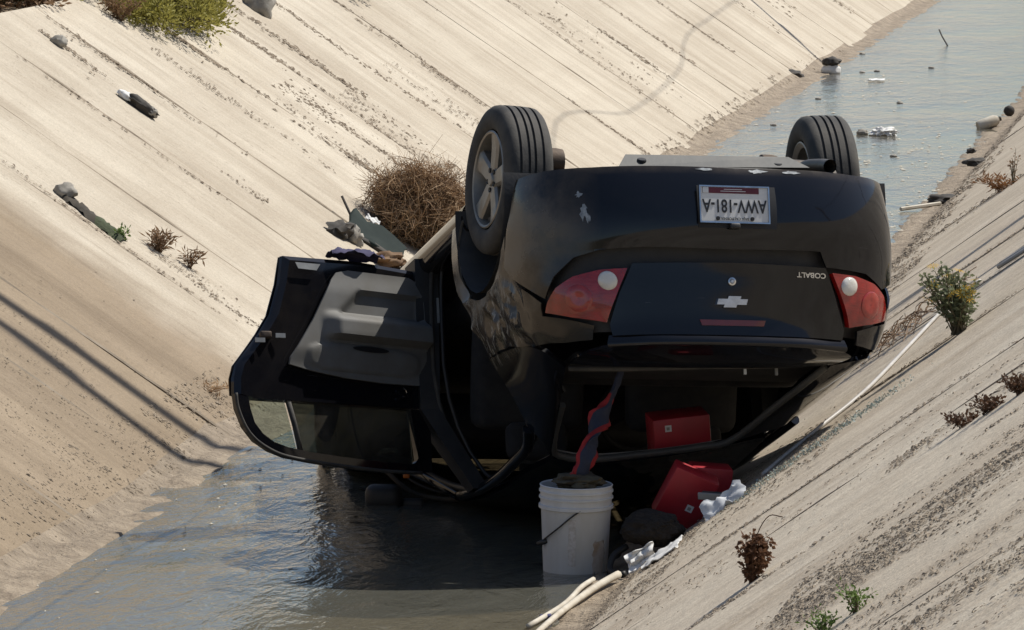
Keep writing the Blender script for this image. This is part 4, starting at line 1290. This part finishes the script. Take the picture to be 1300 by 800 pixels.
def strap():
    vv, ff, mi = [], [], []
    n = len(sp_)
    K = 14
    for i, p in enumerate(sp_):
        t = i / (n - 1)
        w = .017 + .024 * sst(.26, .40, t) + .012 * noise.noise(Vector((t * 9, 1, 2)))
        th = .010 + .014 * sst(.26, .5, t) + .006 * noise.noise(Vector((t * 11, 5, 2)))
        a = .3 + 6.0 * t + .9 * math.sin(t * 11)
        d = (sp_[min(i + 1, n - 1)] - sp_[max(i - 1, 0)]).normalized()
        x = d.cross(Vector((0, 1, 0))).normalized(); y = d.cross(x)
        for k in range(K):
            b = 2 * PI * k / K
            cr_ = 1 + .55 * noise.noise(Vector((t * 13, k * .9, 4)))
            lx, ly = math.cos(b) * w * cr_, math.sin(b) * th * cr_
            vv.append(p + x * (lx * math.cos(a) - ly * math.sin(a)) + y * (lx * math.sin(a) + ly * math.cos(a)))
    for i in range(n - 1):
        for k in range(K):
            ff.append((i * K + k, i * K + (k + 1) % K, (i + 1) * K + (k + 1) % K, (i + 1) * K + k))
            mi.append(1 if (k in (13, 0, 1, 6, 7, 8) and i > 13) else 0)
    mb = MB(); mb.add(vv, ff); mb.mi = mi
    return mb.build("twisted_strap", [M_RAGB, M_RAGR], None, True, 60, fix=False)
tag(strap(), "twisted red and navy cloth strap hanging from the rear window into the bucket", "strap")

def oriented(loc, xdir, ydir):
    x = Vector(xdir).normalized(); y = Vector(ydir); y = (y - x * y.dot(x)).normalized(); z = x.cross(y)
    return Matrix(((x.x, y.x, z.x, loc[0]), (x.y, y.y, z.y, loc[1]), (x.z, y.z, z.z, loc[2]), (0, 0, 0, 1)))
def red_box(M, size, label, sticker):
    b = empty("red_box"); b.matrix_world = M
    tag(b, label, "box", "red boxes spilled from the car")
    rbox("case", size, M_REDBOX, b, bev=.008, seg=2)
    if sticker:
        x, z, s = sticker
        MB().box((x - s, -size[1] / 2 - .0015, z - s), (x + s, -size[1] / 2 + .001, z + s)).build("white_label", M_PAPER, b)
        MB().box((x - s * .55, -size[1] / 2 - .0025, z - s * .5), (x + s * .4, -size[1] / 2 - .001, z + s * .45)).build("label_print", M_STONE, b)
    return b
red_box(oriented((-2.765, 23.47, .47), (1, .32, .10), (-.3, 1, .1)), (.25, .18, .175), "red box inside the car behind the rear window edge", (-.060, .045, .014))
red_box(oriented((-2.652, 22.76, .295), (.80, .25, -.38), (-.2, 1, .25)), (.20, .10, .235), "red box tilted against the bank just below the rear window edge", (.030, -.030, .015))
red_box(oriented((-2.575, 22.96, .325), (1, .3, -.10), (-.3, 1, .1)), (.175, .12, .15), "red box mostly hidden behind the tilted red box", None)
dk = lump("matted_coat", (-2.765, 22.50, .19), (.125, .12, .072), M_FUR, 5, None, .20, 5, 2.0)
tag(dk, "dark matted bundle of cloth lying before the tilted red box", "bundle")
def sheet_obj(name, loc, ax, ay, w, h, mat, label, cat, seed, amp=.02, up=(0, 0, 1), fold=0.0, n=16):
    vv, ff = [], []
    ax, ay, up = Vector(ax).normalized(), Vector(ay).normalized(), Vector(up)
    for i in range(n + 1):
        for j in range(n + 1):
            s, t = i / n - .5, j / n - .5
            k = 1 + .22 * noise.noise(Vector((s * 3, t * 3, seed)))
            p = Vector(loc) + ax * (s * w * k) + ay * (t * h * k)
            p += up * (amp * (noise.noise(Vector((s * 4, t * 4, seed + 3))) + .6 * abs(noise.noise(Vector((s * 8, t * 7, seed + 9))))) + fold * abs(s))
            vv.append(p)
    for i in range(n):
        for j in range(n):
            a = i * (n + 1) + j
            ff.append((a, a + 1, a + n + 2, a + n + 1))
    bm = bmesh.new(); me = bpy.data.meshes.new(name); me.from_pydata(vv, [], ff); bm.from_mesh(me)
    bm.normal_update(); shell(bm, .004); bm.to_mesh(me); bm.free()
    return tag(link(name, me, mat, None, True, 60), label, cat)
BN = Vector((-.573, 0, .819)); BX = Vector((.819, 0, .573))
sheet_obj("white_shirt", (-2.455, 22.42, .315), BX + Vector((0, .25, 0)), (-.2, .6, .35), .20, .11, M_SHIRT, "crumpled white cloth on the bank right of the dark bundle", "cloth", 4, .03, BN)
sheet_obj("crumpled_paper", (-2.775, 22.24, .10), (.8, .3, .45), (-.25, .35, .8), .13, .085, M_PAPER, "crumpled white paper standing at the waterline near the bucket", "paper", 8, .03, (0, -1, .2))
sheet_obj("flat_paper", (-2.66, 22.02, .155), BX, (0, 1, .02), .17, .26, M_PAPER, "flat pale paper on the bank nearest the water sticks", "paper", 12, .014, BN)
mp = empty("metal_strip"); mp.matrix_world = oriented((-2.50, 22.62, .315), (1, -.25, -.02), (.2, 1, .2))
tag(mp, "grey metal trim strip poking out from under the red boxes", "trim strip")
rbox("strip", (.15, .05, .022), M_BEAM, mp, bev=.004)
rbox("strip_lip", (.15, .012, .03), M_STICK, mp, (0, -.031, .006), bev=.003)
# black hose at the bucket's foot
tag(MB().tube(spline([(-2.86, 22.45, .12), (-2.905, 22.40, .09), (-2.915, 22.33, .045), (-2.88, 22.27, .03), (-2.84, 22.25, .035)], 20), .014, 8).build("black_hose", M_CABLE, None, True), "short black hose looping beside the bucket", "hose")
# pale sticks at the water's edge
tag(MB().tube(spline([(-2.85, 22.10, .055), (-2.90, 21.86, .045), (-2.955, 21.45, .03), (-2.99, 21.0, .02), (-3.03, 20.4, .0)], 20), [.017 - .0003 * i for i in range(21)], 8).build("pale_stick", M_STICKW, None, True), "thicker bleached stick lying at the water's edge in the foreground", "stick")
tag(MB().tube(spline([(-2.955, 22.12, .03), (-2.975, 21.9, .03), (-2.99, 21.5, .022), (-3.06, 21.0, .012)], 16), .011, 8).build("pale_stick", M_STICKW, None, True), "thinner bleached stick crossing the thicker one at the water's edge", "stick")
tag(MB().tube([(-3.045, 21.22, .012), (-3.005, 21.24, .014)], .012, 10).build("bottle_cap", M_BLUE, None, True, 50), "small blue cap floating by the bleached sticks", "cap")
# white pipe along the right bank
tag(MB().tube(spline([(x, y, zr(x) + .012) for x, y in ((-2.33, 22.8), (-2.27, 23.06), (-2.15, 23.40), (-1.99, 23.84), (-1.89, 25.0), (-1.80, 26.2), (-1.66, 26.5))], 36), .0085, 8).build("plastic_pipe", M_PVC, None, True), "thin white pipe lying up the grey bank beside the car", "pipe")
for k, dy in enumerate((0, .17)):
    tag(MB().tube(spline([(x, y + dy, zr(x) + .012) for x, y in ((-1.58, 26.58), (-1.41, 26.47), (-1.06, 26.3), (-.56, 26.1))], 12), .010, 8).build("plastic_pipe", M_PVC, None, True), ("lower" if k == 0 else "upper") + " of two white pipes above the flowering plant at the right edge", "pipe")
# broken window glass on the bank
def shards():
    r = random.Random(21); mb = MB()
    for _ in range(1100):
        t = r.random()
        d = .48 + t * .62 + r.gauss(0, .06); y = 22.35 + .25 * t + r.gauss(0, .13)
        c = Vector((XR + d, y, MR * d)) + BN * .006
        s = r.uniform(.003, .008)
        a = [Vector((r.gauss(0, 1), r.gauss(0, 1), r.gauss(0, 1))).normalized() * s for _ in range(4)]
        mb.add([c + q for q in a], [(0, 1, 2), (0, 2, 3), (0, 3, 1), (1, 3, 2)])
    tag(mb.build("glass_shards", M_SHARD), "crumbs of broken window glass scattered on the bank by the roof", kind="stuff")
shards()
# mirror and bits under the nose
mr = empty("loose_mirror", (-4.22, 24.42, -.05))
tag(mr, "black wing mirror lying in the water under the open door", "mirror")
rbox("mirror_housing", (.17, .10, .12), M_PLAST, mr, (0, 0, .08), bev=.04, seg=3)
rbox("mirror_stalk", (.10, .05, .05), M_PLAST, mr, (.13, .02, .05), bev=.015)
tag(MB().tube(spline([(-4.24, 24.55, .14), (-4.12, 24.52, .05), (-4.0, 24.5, .02), (-3.85, 24.45, .03), (-3.72, 24.40, .09), (-3.66, 24.30, .16)], 28), .012, 6).build("weather_strip", M_DARKTR, None, True), "dark rubber strip trailing in the water below the door opening", "rubber strip")
tag(MB().tube(spline([(-4.20, 24.60, .15), (-4.08, 24.52, .08), (-3.92, 24.48, .045), (-3.78, 24.42, .08), (-3.70, 24.35, .13)], 24), .007, 6).build("loose_wire", M_CABLE, None, True), "loose black wire looping just above the trailing rubber strip", "wire")
tag(rbox("amber_reflector", (.03, .012, .018), pm("amber", (.55, .14, .01), None, 5, .3), None, (-4.13, 24.50, .118), bev=.004), "small amber reflector caught on the trailing rubber strip", "reflector")
# purple cloth draped on the open door's edge
pc = D(.33, .265, .02); PW = CAR.matrix_world
def drape():
    vv, ff = [], []
    n, m = 18, 12
    for i in range(n + 1):
        for j in range(m + 1):
            s, t = i / n, j / m - .5
            u = .22 + .27 * s
            k = .6 + .6 * math.sin(PI * s)
            a = t * 2.9
            w = .02 + .06 * math.sin(a) * k
            z = .262 + (1 - math.cos(a)) * .030 * k - .028 * k - .02 * noise.noise(Vector((s * 5, t * 5, 2))) - .02 * abs(noise.noise(Vector((s * 9, t * 3, 8))))
            vv.append(PW @ D(u, z, w))
    for i in range(n):
        for j in range(m):
            a = i * (m + 1) + j
            ff.append((a, a + 1, a + m + 2, a + m + 1))
    return from_py("purple_cloth", vv, ff, M_PURPLE, None, True)
tag(drape(), "dark purple cloth draped over the upper edge of the open door", "cloth")

# ------------------------------------------------------------------ plants
def leafmat(name, c1, c2, scale=12):
    k = NT(name)
    f = k.ramp(k.noise(k.coord('Position'), scale, 3, .6), [(.3, 0.), (.7, 1.)])
    k.set(Base_Color=k.mix(f, c1, c2), Roughness=.7)
    k.b.inputs["Subsurface Weight"].default_value = 0.0
    k.b.inputs["Specular IOR Level"].default_value = .3
    tr = k.n("ShaderNodeBsdfTranslucent"); tr.inputs["Color"].default_value = (*[x * 1.2 for x in c2], 1)
    mx = k.n("ShaderNodeMixShader"); mx.inputs[0].default_value = .25
    k.l(k.b.outputs[0], mx.inputs[1]); k.l(tr.outputs[0], mx.inputs[2]); k.l(mx.outputs[0], k.out.inputs["Surface"])
    return k.m
M_LG = leafmat("grey_green_leaf", (.12, .15, .075), (.23, .25, .15), 30)
M_LG2 = leafmat("fresh_green_leaf", (.08, .15, .03), (.17, .24, .07), 30)
M_YG = leafmat("yellow_green_leaf", (.20, .19, .04), (.34, .31, .08), 8)
M_DG = leafmat("dull_green_leaf", (.06, .07, .03), (.13, .12, .06), 8)
M_DRY = leafmat("dry_brown_leaf", (.055, .028, .016), (.12, .065, .038), 30)
M_STRAW = leafmat("straw", (.33, .215, .12), (.50, .35, .21), 10)
M_STRAWD = leafmat("dark_straw", (.15, .09, .05), (.27, .17, .095), 10)
M_STEM = pm("plant_stem", (.10, .085, .045), (.16, .13, .08), 10, .8)
M_PETAL = leafmat("yellow_petal", (.55, .30, .02), (.62, .42, .05), 30)
M_PALE = leafmat("pale_petal", (.60, .55, .40), (.70, .64, .48), 30)
M_RUST = leafmat("rusty_grass", (.20, .085, .03), (.30, .15, .06), 20)

M_RUSTD = leafmat("withered_leaf", (.095, .045, .024), (.19, .10, .055), 40)
def leaf(mb, p, d, l_, w, r, mi=0):
    d = d.normalized(); s = d.cross(Vector((r.gauss(0, 1), r.gauss(0, 1), r.gauss(0, 1)))).normalized(); u = s.cross(d)
    mb.add([p, p + d * l_ * .5 + s * w + u * w * .4, p + d * l_ + u * l_ * r.uniform(-.25, .25), p + d * l_ * .5 - s * w + u * w * .4], [(0, 1, 2), (0, 2, 3)], mi)

def plant(name, loc, h, spread, nstem, nleaf, lsize, mleaf, mstem, label, cat, seed, up=(0, 0, 1), group=None, flowers=None, lw=.3, droop=0.0, curl=.3):
    r = random.Random(seed)
    root = empty(name, loc); tag(root, label, cat, group)
    ms, ml = MB(), MB()
    tips = []
    up = Vector(up).normalized()
    for i in range(nstem):
        a = r.uniform(0, 2 * PI); k = spread * math.sqrt(r.random())
        hh = h * r.uniform(.55, 1.0)
        tip = Vector((math.cos(a) * k, math.sin(a) * k, 0)) + up * hh * (1 - .25 * k / max(spread, 1e-6))
        mid = tip * .5 + Vector((r.gauss(0, 1), r.gauss(0, 1), 0)) * spread * .12 + up * hh * .08
        base = Vector((r.gauss(0, .12) * spread, r.gauss(0, .12) * spread, -.01))
        pts = spline([base, mid, tip], 7)
        ms.tube(pts, [.004 * (h / .3) ** .5 * (1 - .6 * q / 7) for q in range(8)], 4)
        tips.append(tip)
        for q in range(nleaf):
            t = r.uniform(.12, 1.0) ** .8
            x = t * 7; j = min(int(x), 6)
            p = pts[j].lerp(pts[j + 1], x - j)
            d = Vector((r.gauss(0, 1), r.gauss(0, 1), r.gauss(.35 - droop, .6)))
            leaf(ml, p + d.normalized() * r.uniform(0, .02), d, lsize * r.uniform(.6, 1.3), lsize * lw * r.uniform(.7, 1.2), r)
    ms.build("stems", mstem, root, False, fix=False)
    o = ml.build("foliage", mleaf, root, False, fix=False)
    if flowers:
        for i in range(flowers[0]):
            tp = tips[(i * 7) % len(tips)] * r.uniform(.95, 1.12)
            mb = MB()
            ax_ = (Vector((r.gauss(0, .4), r.gauss(0, .4) - .4, 1))).normalized(); s1 = ax_.orthogonal().normalized(); s2 = ax_.cross(s1)
            for q in range(11):
                a = 2 * PI * q / 11
                d = s1 * math.cos(a) + s2 * math.sin(a); e = s1 * math.cos(a + .25) + s2 * math.sin(a + .25)
                mb.add([tp, tp + d * .020 + ax_ * .003, tp + (d + e) * .0175, tp + e * .020 + ax_ * .003], [(0, 1, 2, 3)])
            mb.build("flower", M_PALE if i in (0, 3) else M_PETAL, root, fix=False)
    return root

plant("flowering_plant", (-1.565, 23.60, zr(-1.565)), .315, .13, 46, 26, .026, M_LG, M_STEM, "leafy plant with yellow flowers growing from a joint of the grey bank", "plant", 31, (-.25, 0, 1), flowers=(16,))
plant("dead_weed", (-1.835, 17.65, zr(-1.835)), .20, .050, 26, 26, .020, M_RUSTD, M_RUSTD, "upright withered brown weed on the grey bank below the car", "weed", 32, (.05, 0, 1), droop=.5, lw=.4)
mbx = MB().tube(spline([(0, 0, .08), (.015, .01, .16), (.05, .02, .215), (.095, .02, .212)], 12), .0022, 4)
o_ = mbx.build("dry_twig", M_DRY, None); o_.location = (-1.835, 17.65, zr(-1.835)); tag(o_, "thin dry twig bending out of the withered brown weed", "twig")
for k, (x, y, h, lab) in enumerate(((-1.42, 14.25, .085, "small fresh green weed at the lower edge, left of the other sprig"), (-1.30, 14.32, .075, "fresh green weed sprig at the lower edge, middle of three"), (-1.215, 14.36, .085, "fresh green weed sprig at the lower edge, nearest the leaf litter"))):
    plant("green_weed", (x, y, zr(x)), h, .06, 12, 14, .014, M_LG2, M_STEM, lab, "weed", 40 + k, (-.3, 0, 1), "green weeds in a joint of the grey bank")
for k, (x, y, h, lab) in enumerate(((-.99, 17.98, .07, "dark brown dry weed row on the grey bank, upper end by the frame edge"), (-1.10, 18.10, .055, "dark brown dry weed row on the grey bank, middle clump"), (-1.19, 18.24, .035, "dark brown dry weed row on the grey bank, small lower clump"))):
    plant("dark_weed", (x, y, zr(x)), h, .075, 22, 16, .015, M_DRY, M_DRY, lab, "weed", 50 + k, (-.3, 0, 1), "dark dry weeds along a joint")
plant("rusty_grass", (-2.12, 36.0, zr(-2.12)), .11, .16, 26, 8, .05, M_RUST, M_RUST, "rust coloured dry grass clump far along the grey bank", "grass clump", 61, (-.2, 0, 1), lw=.1)
plant("dry_stalk", (-2.04, 35.9, zr(-2.04)), .26, .04, 7, 10, .02, M_STRAWD, M_STEM, "tall dry stalk standing above the rust coloured grass", "plant", 62, (0, 0, 1))
# left bank plants
plant("grass_tuft", (-6.34, 29.45, zl(-6.34)), .13, .10, 34, 5, .05, M_STRAWD, M_STRAWD, "larger dry brown grass tuft in a joint of the cream bank", "grass tuft", 63, (.25, 0, 1), "dry tufts on the cream bank", lw=.1)
plant("grass_tuft", (-6.19, 29.56, zl(-6.19)), .12, .06, 20, 5, .045, M_STRAWD, M_STRAWD, "smaller dry brown grass tuft, lower of two on the cream bank", "grass tuft", 64, (.25, 0, 1), "dry tufts on the cream bank", lw=.1)
plant("straw_wisp", (-5.60, 27.2, zl(-5.60)), .05, .14, 18, 3, .05, M_STRAW, M_STRAW, "pale straw wisp at the foot of the browner slabs by the door", "straw", 65, (.4, 0, .4), lw=.08)
plant("green_sprig", (-6.47, 29.10, zl(-6.47)), .09, .05, 8, 12, .022, M_LG2, M_STEM, "tiny green sprig at the lower end of the mossy streak", "sprig", 66, (.2, 0, 1))

def shrub(name, loc, size, nclump, nleaf, lsize, mleaf, label, seed, lw=.25, low=.0):
    r = random.Random(seed)
    root = empty(name, loc); tag(root, label, "shrub", "shrubs on top of the cream bank")
    ms, ml = MB(), MB()
    for c in range(nclump):
        a = r.uniform(0, 2 * PI); k = math.sqrt(r.random())
        z = r.random()
        cc = Vector((math.cos(a) * k * size[0], math.sin(a) * k * size[1], low + z * size[2] * math.sqrt(max(.05, 1 - k * k * .85))))
        ms.tube(spline([Vector((cc.x * .15, cc.y * .15, -.05)), cc * .55 + Vector((0, 0, .03)), cc], 5), [.012, .010, .008, .006, .005, .003], 4)
        rad = r.uniform(.09, .16) * (size[2] / .5) ** .5
        for q in range(nleaf):
            d = Vector((r.gauss(0, 1), r.gauss(0, 1), r.gauss(.3, .9))).normalized()
            p = cc + d * rad * r.random() ** .5
            leaf(ml, p, d + Vector((0, 0, .5)), lsize * r.uniform(.6, 1.4), lsize * lw, r)
    ms.build("branches", M_STEM, root, fix=False)
    ml.build("foliage", mleaf, root, fix=False)
shrub("low_shrub", (-7.80, 36.1, 1.60), (.42, .95, .46), 190, 95, .034, M_YG, "yellow green shrub hanging over the crest of the cream bank", 71, low=-.05)
shrub("low_shrub", (-7.95, 38.0, 1.66), (.35, .6, .45), 70, 80, .034, M_DG, "dull green shrub just behind the yellow green one", 72)
shrub("low_shrub", (-8.25, 35.5, 1.78), (.45, .8, .5), 110, 85, .034, M_YG, "pale green shrub left of the hanging yellow green one", 73)
shrub("low_shrub", (-8.9, 36.2, 1.78), (.7, .9, .5), 60, 55, .06, M_DG, "darker shrub farther back behind the pale green one", 74)
shrub("low_shrub", (-8.45, 34.1, 1.78), (.45, .7, .42), 90, 60, .05, M_STRAWD, "dry brown shrub at the top left corner", 75)
shrub("low_shrub", (-9.2, 35.0, 1.79), (.8, .9, .6), 80, 55, .06, M_DG, "dull green shrub at the top left corner behind the brown one", 76)
shrub("low_shrub", (-7.62, 42.3, 1.50), (.22, .4, .22), 30, 45, .045, M_DG, "small dark shrub at the crest farther along", 77)
shrub("low_shrub", (-7.9, 39.1, 1.66), (.28, .4, .22), 26, 45, .045, M_DG, "grey green shrub beside the pale boulder", 78)
plant("dry_weed", (-7.80, 35.05, zl(-7.80)), .20, .16, 26, 12, .04, M_STRAWD, M_STRAWD, "dry weed below the crest between the two pale green shrubs", "weed", 79, (.2, 0, 1), lw=.15)

# tumbleweed
def tumble(name, loc, size, n, label, seed):
    r = random.Random(seed)
    root = empty(name, loc); tag(root, label, "tumbleweed")
    for nm, mat, cnt, rad in (("inner_twigs", M_STRAWD, int(n * .45), .0030), ("outer_twigs", M_STRAW, int(n * .55), .0022)):
        mb = MB()
        for i in range(cnt):
            d = Vector((r.gauss(0, 1), r.gauss(0, 1), r.gauss(0, 1))).normalized()
            rr = (r.random() ** .45) * (.86 if nm == "inner_twigs" else 1.0)
            rr *= .80 + .42 * noise.noise(d * 1.8 + Vector((4, 2, 9))) + .25 * abs(noise.noise(d * 4.5))
            p = Vector((d.x * size[0], d.y * size[1], d.z * size[2])) * rr
            t = d.cross(Vector((r.gauss(0, 1), r.gauss(0, 1), r.gauss(0, 1)))).normalized()
            cv = Vector((r.gauss(0, 1), r.gauss(0, 1), r.gauss(0, 1))).normalized() * 1.6
            l_ = r.uniform(.06, .26)
            pts = [p + t * (l_ * (q - .5)) - d * (l_ * .9 * (q - .5) ** 2) + cv * (l_ * .35 * q * q) for q in (0, .25, .5, .75, 1)]
            pts = [Vector((q.x, q.y, max(q.z, -size[2] * .98))) for q in pts]
            mb.tube(pts, [rad, rad, rad * .8, rad * .7, rad * .5], 3, cap=False)
            for w in range(2):
                s = pts[r.randint(1, 3)]
                e = s + (d * r.uniform(.2, 1) + Vector((r.gauss(0, .7), r.gauss(0, .7), r.gauss(0, .7)))) * .06
                mb.tube([s, e], [rad * .7, rad * .4], 3, cap=False)
        mb.build(nm, mat, root, fix=False)
tumble("tumbleweed", (-5.72, 34.45, .48), (.40, .38, .36), 4200, "round dry tumbleweed caught between the cream bank and the car", 81)
# dry vine over the right bank
def vine():
    r = random.Random(90); mb = MB()
    for i in range(46):
        d, y = r.uniform(.62, 1.02), 26.4 + r.gauss(0, .35)
        a = r.uniform(0, 2 * PI); pts = []
        for q in range(9):
            pts.append(Vector((XR + d, y, MR * d)) + BN * (.012 + .05 * abs(math.sin(q * .6 + i))))
            a += r.gauss(0, .45)
            d += .032 * math.cos(a); y += .085 * math.sin(a)
        mb.tube(pts, .0024, 3, cap=False)
    return mb.build("dry_vine", M_STRAWD, None, fix=False)
tag(vine(), "tangle of thin dry vine stems sprawling below the flowering plant", "vine")

# ------------------------------------------------------------------ debris on the cream bank
def stone(name, loc, size, label, seed, mat=M_STONE, cat="stone", rough=.35, group=None):
    o = lump(name, (0, 0, 0), size, mat, seed, None, rough, 3)
    o.location = loc
    o.rotation_euler = (0, 0, seed)
    return tag(o, label, cat, group)
stone("stone", (-7.72, 33.0, 1.61), (.05, .055, .04), "small pale stone high on the cream bank near the top left", 1)
stone("stone", (-6.80, 29.2, 1.00), (.055, .06, .05), "grey stone at the head of the mossy streak", 2)
stone("boulder", (-7.62, 38.85, 1.55), (.11, .13, .12), "pale grey boulder at the crest of the cream bank", 3, cat="boulder")
tb = empty("shoe_and_bottle", (-7.19, 32.75, 1.235)); tb.rotation_euler = (0, math.radians(34), 0)
tag(tb, "discarded dark shoe with a white end lying on the cream bank", "litter")
sh = lump("dark_shoe", (.03, 0, .03), (.105, .04, .035), M_DARKTR, 6, tb, .45, 3)
lump("white_wrapper", (-.085, 0, .02), (.05, .035, .025), M_PAPER, 7, tb, .4, 3)
lump("pale_sole", (.11, .01, .03), (.035, .04, .03), M_STONE, 8, tb, .4, 3)
# mossy streak
M_MOSS = pm("wet_moss", (.035, .042, .02), (.06, .075, .035), 20, .95, .8, 60, kind='Position', bdist=.01)
M_DAMP = pm("dark_wet_dirt", (.035, .03, .022), (.06, .05, .038), 20, .95, .6, 60, kind='Position')
def streak():
    vv, ff = [], []
    n = 22
    for i in range(n + 1):
        t = i / n
        x = -6.80 + .35 * t; y = 29.19 - .10 * t
        w = .055 + .035 * noise.noise(Vector((t * 6, 1, 0))) + .03 * t
        for j in range(5):
            s = j / 4 - .5
            vv.append((x, y + s * w * 2.2, zl(x) + (.03 if j in (1, 2, 3) else .004) + .025 * noise.noise(Vector((t * 16, s * 5, 3)))))
    for i in range(n):
        for j in range(4):
            a = i * 5 + j
            ff.append((a, a + 1, a + 6, a + 5))
    mb = MB(); mb.add(vv, ff); mb.mi = [1 if i > 11 else 0 for i in range(n) for j in range(4)]
    return mb.build("moss_streak", [M_DAMP, M_MOSS], None, True)
tag(streak(), "dark mossy streak of wet dirt running down the cream bank", kind="stuff")
# broken panel, stick and rubbish below the tumbleweed
pn = empty("broken_panel"); pn.matrix_world = oriented((-5.84, 33.55, .38), (.62, .1, -.42), (.15, 1, .3))
tag(pn, "dark green broken plastic panel leaning by the tumbleweed", "panel")
rbox("panel_sheet", (.40, .26, .02), M_TEAL, pn, bev=.008, seg=2, jitter=.03, seed=2)
rbox("panel_rim", (.38, .03, .035), M_DARKTR, pn, (0, -.13, .005), bev=.008, seg=2, jitter=.02, seed=3)
tag(MB().tube([(-6.085, 33.7, .625), (-5.99, 33.68, .43), (-5.86, 33.6, .30)], [.009, .010, .012], 6).build("leaning_stick", M_DARKTR, None, True), "dark stick standing upright beside the broken panel", "stick")
for k, (x, y, s, m_, lab) in enumerate(((-5.99, 33.1, (.10, .06, .05), M_DARKTR, "torn dark rubbish on the cream bank left of the broken panel"), (-5.92, 33.2, (.05, .05, .06), M_STONE, "grey chunk of rubbish next to the torn dark rubbish"),
                                       (-5.72, 33.15, (.12, .10, .045), M_STRAWD, "brown heap of dry leaves under the broken panel"), (-5.58, 33.2, (.12, .12, .06), M_STONE, "pale heap of rubble at the foot of the tumbleweed"))):
    stone("rubbish", (x, y, zl(x) + .03), s, lab, 20 + k, m_, "rubbish", .6)
sheet_obj("white_scrap", (-5.90, 33.75, .47), (.7, .2, -.4), (.1, 1, .2), .09, .06, M_PAPER, "white scrap of paper on top of the broken panel", "paper", 33, .02)

# ------------------------------------------------------------------ rubbish in the water
stone("wet_stone", (-5.50, 56.2, .03), (.16, .14, .07), "dark wet stones at the far water's edge by the cream bank", 41, M_DARKTR)
ft = empty("floating_tub", (-5.16, 57.3, 0)); tag(ft, "small white tub with dark rubbish floating far off", "tub")
lump("tub", (0, 0, .03), (.10, .08, .07), M_PAPER, 42, ft, .2, 3); lump("dark_contents", (0, 0, .12), (.09, .08, .05), M_DARKTR, 43, ft, .3, 3)
lump_o = lump("foam_lump", (-3.88, 48.3, .02), (.10, .09, .045), M_PAPER, 44, None, .5, 4, 3.0); tag(lump_o, "white lump of foam floating behind the car", "foam")
stone("wet_stone", (-4.08, 48.4, .015), (.05, .05, .03), "little stone poking out left of the white foam lump", 45)
lg = empty("plastic_drum", (-3.03, 49.3, .05)); tag(lg, "pale plastic canister lying at the right water's edge", "canister")
lg.scale = (.8, .8, .8)
lg.rotation_euler = (0, math.radians(-18), math.radians(25))
MB().lathe([(0, -.13), (.055, -.13), (.066, -.11), (.066, .08), (.045, .12), (.022, .125), (.022, .15), (0, .15)], 20, 'X').build("canister", M_STICKW, lg, True, 40)
MB().lathe([(.024, .135), (.026, .137), (.026, .155), (0, .158)], 14, 'X').build("cap", M_DARKTR, lg, True, 40)
stone("dark_ball", (-2.93, 50.8, .06), (.05, .05, .05), "round dark ball above the pale canister", 46, M_DARKTR, "ball", .06)
stone("wet_rubbish", (-2.85, 41.0, .04), (.10, .10, .045), "black soggy rubbish at the foot of the grey bank", 47, M_DARKTR, "rubbish", .5)
tag(MB().tube([(-3.12, 40.4, .02), (-2.85, 40.7, .04)], .015, 6).build("pale_plank", M_STICKW, None), "pale stick beside the black soggy rubbish", "stick")
stone("wet_rubbish", (-2.84, 44.6, .05), (.08, .09, .035), "dark rag caught on the grey bank farther off", 48, M_DARKTR, "rubbish", .5)
stone("wet_rubbish", (-2.98, 46.2, .02), (.04, .04, .03), "tiny dark piece of rubbish at the right waterline", 49, M_DARKTR, "rubbish", .4)
stone("wet_stone", (-5.46, 48.5, .04), (.05, .05, .03), "small dark stone in the water behind the car", 50, M_DARKTR)
sheet_obj("floating_scrap", (-4.59, 56.1, .012), (1, 0, 0), (0, 1, 0), .16, .25, M_PAPER, "flat white scrap floating midway across the far water", "scrap", 51, .008)
tag(MB().tube([(-4.33, 62.8, 0), (-4.40, 62.9, .10), (-4.44, 63.0, .17)], .009, 6).build("snag", M_DARKTR, None), "thin dark snag sticking up out of the far water", "stick")
stone("wet_stone", (-2.86, 33.1, .075), (.09, .16, .03), "flat dark dirt clod on the grey bank right of the bumper", 52, M_DARKTR, "clod", .5)
r_ = random.Random(77)
for k in range(8):
    x, y = r_.uniform(-5.2, -3.2), r_.uniform(38, 62)
    o = lump("pebble", (0, 0, 0), (.03, .03, .014), M_STONE, 60 + k, None, .4, 2); o.location = (x, y, .004)
    tag(o, "small pebble breaking the surface of the far water", "pebble", "pebbles in the far water")
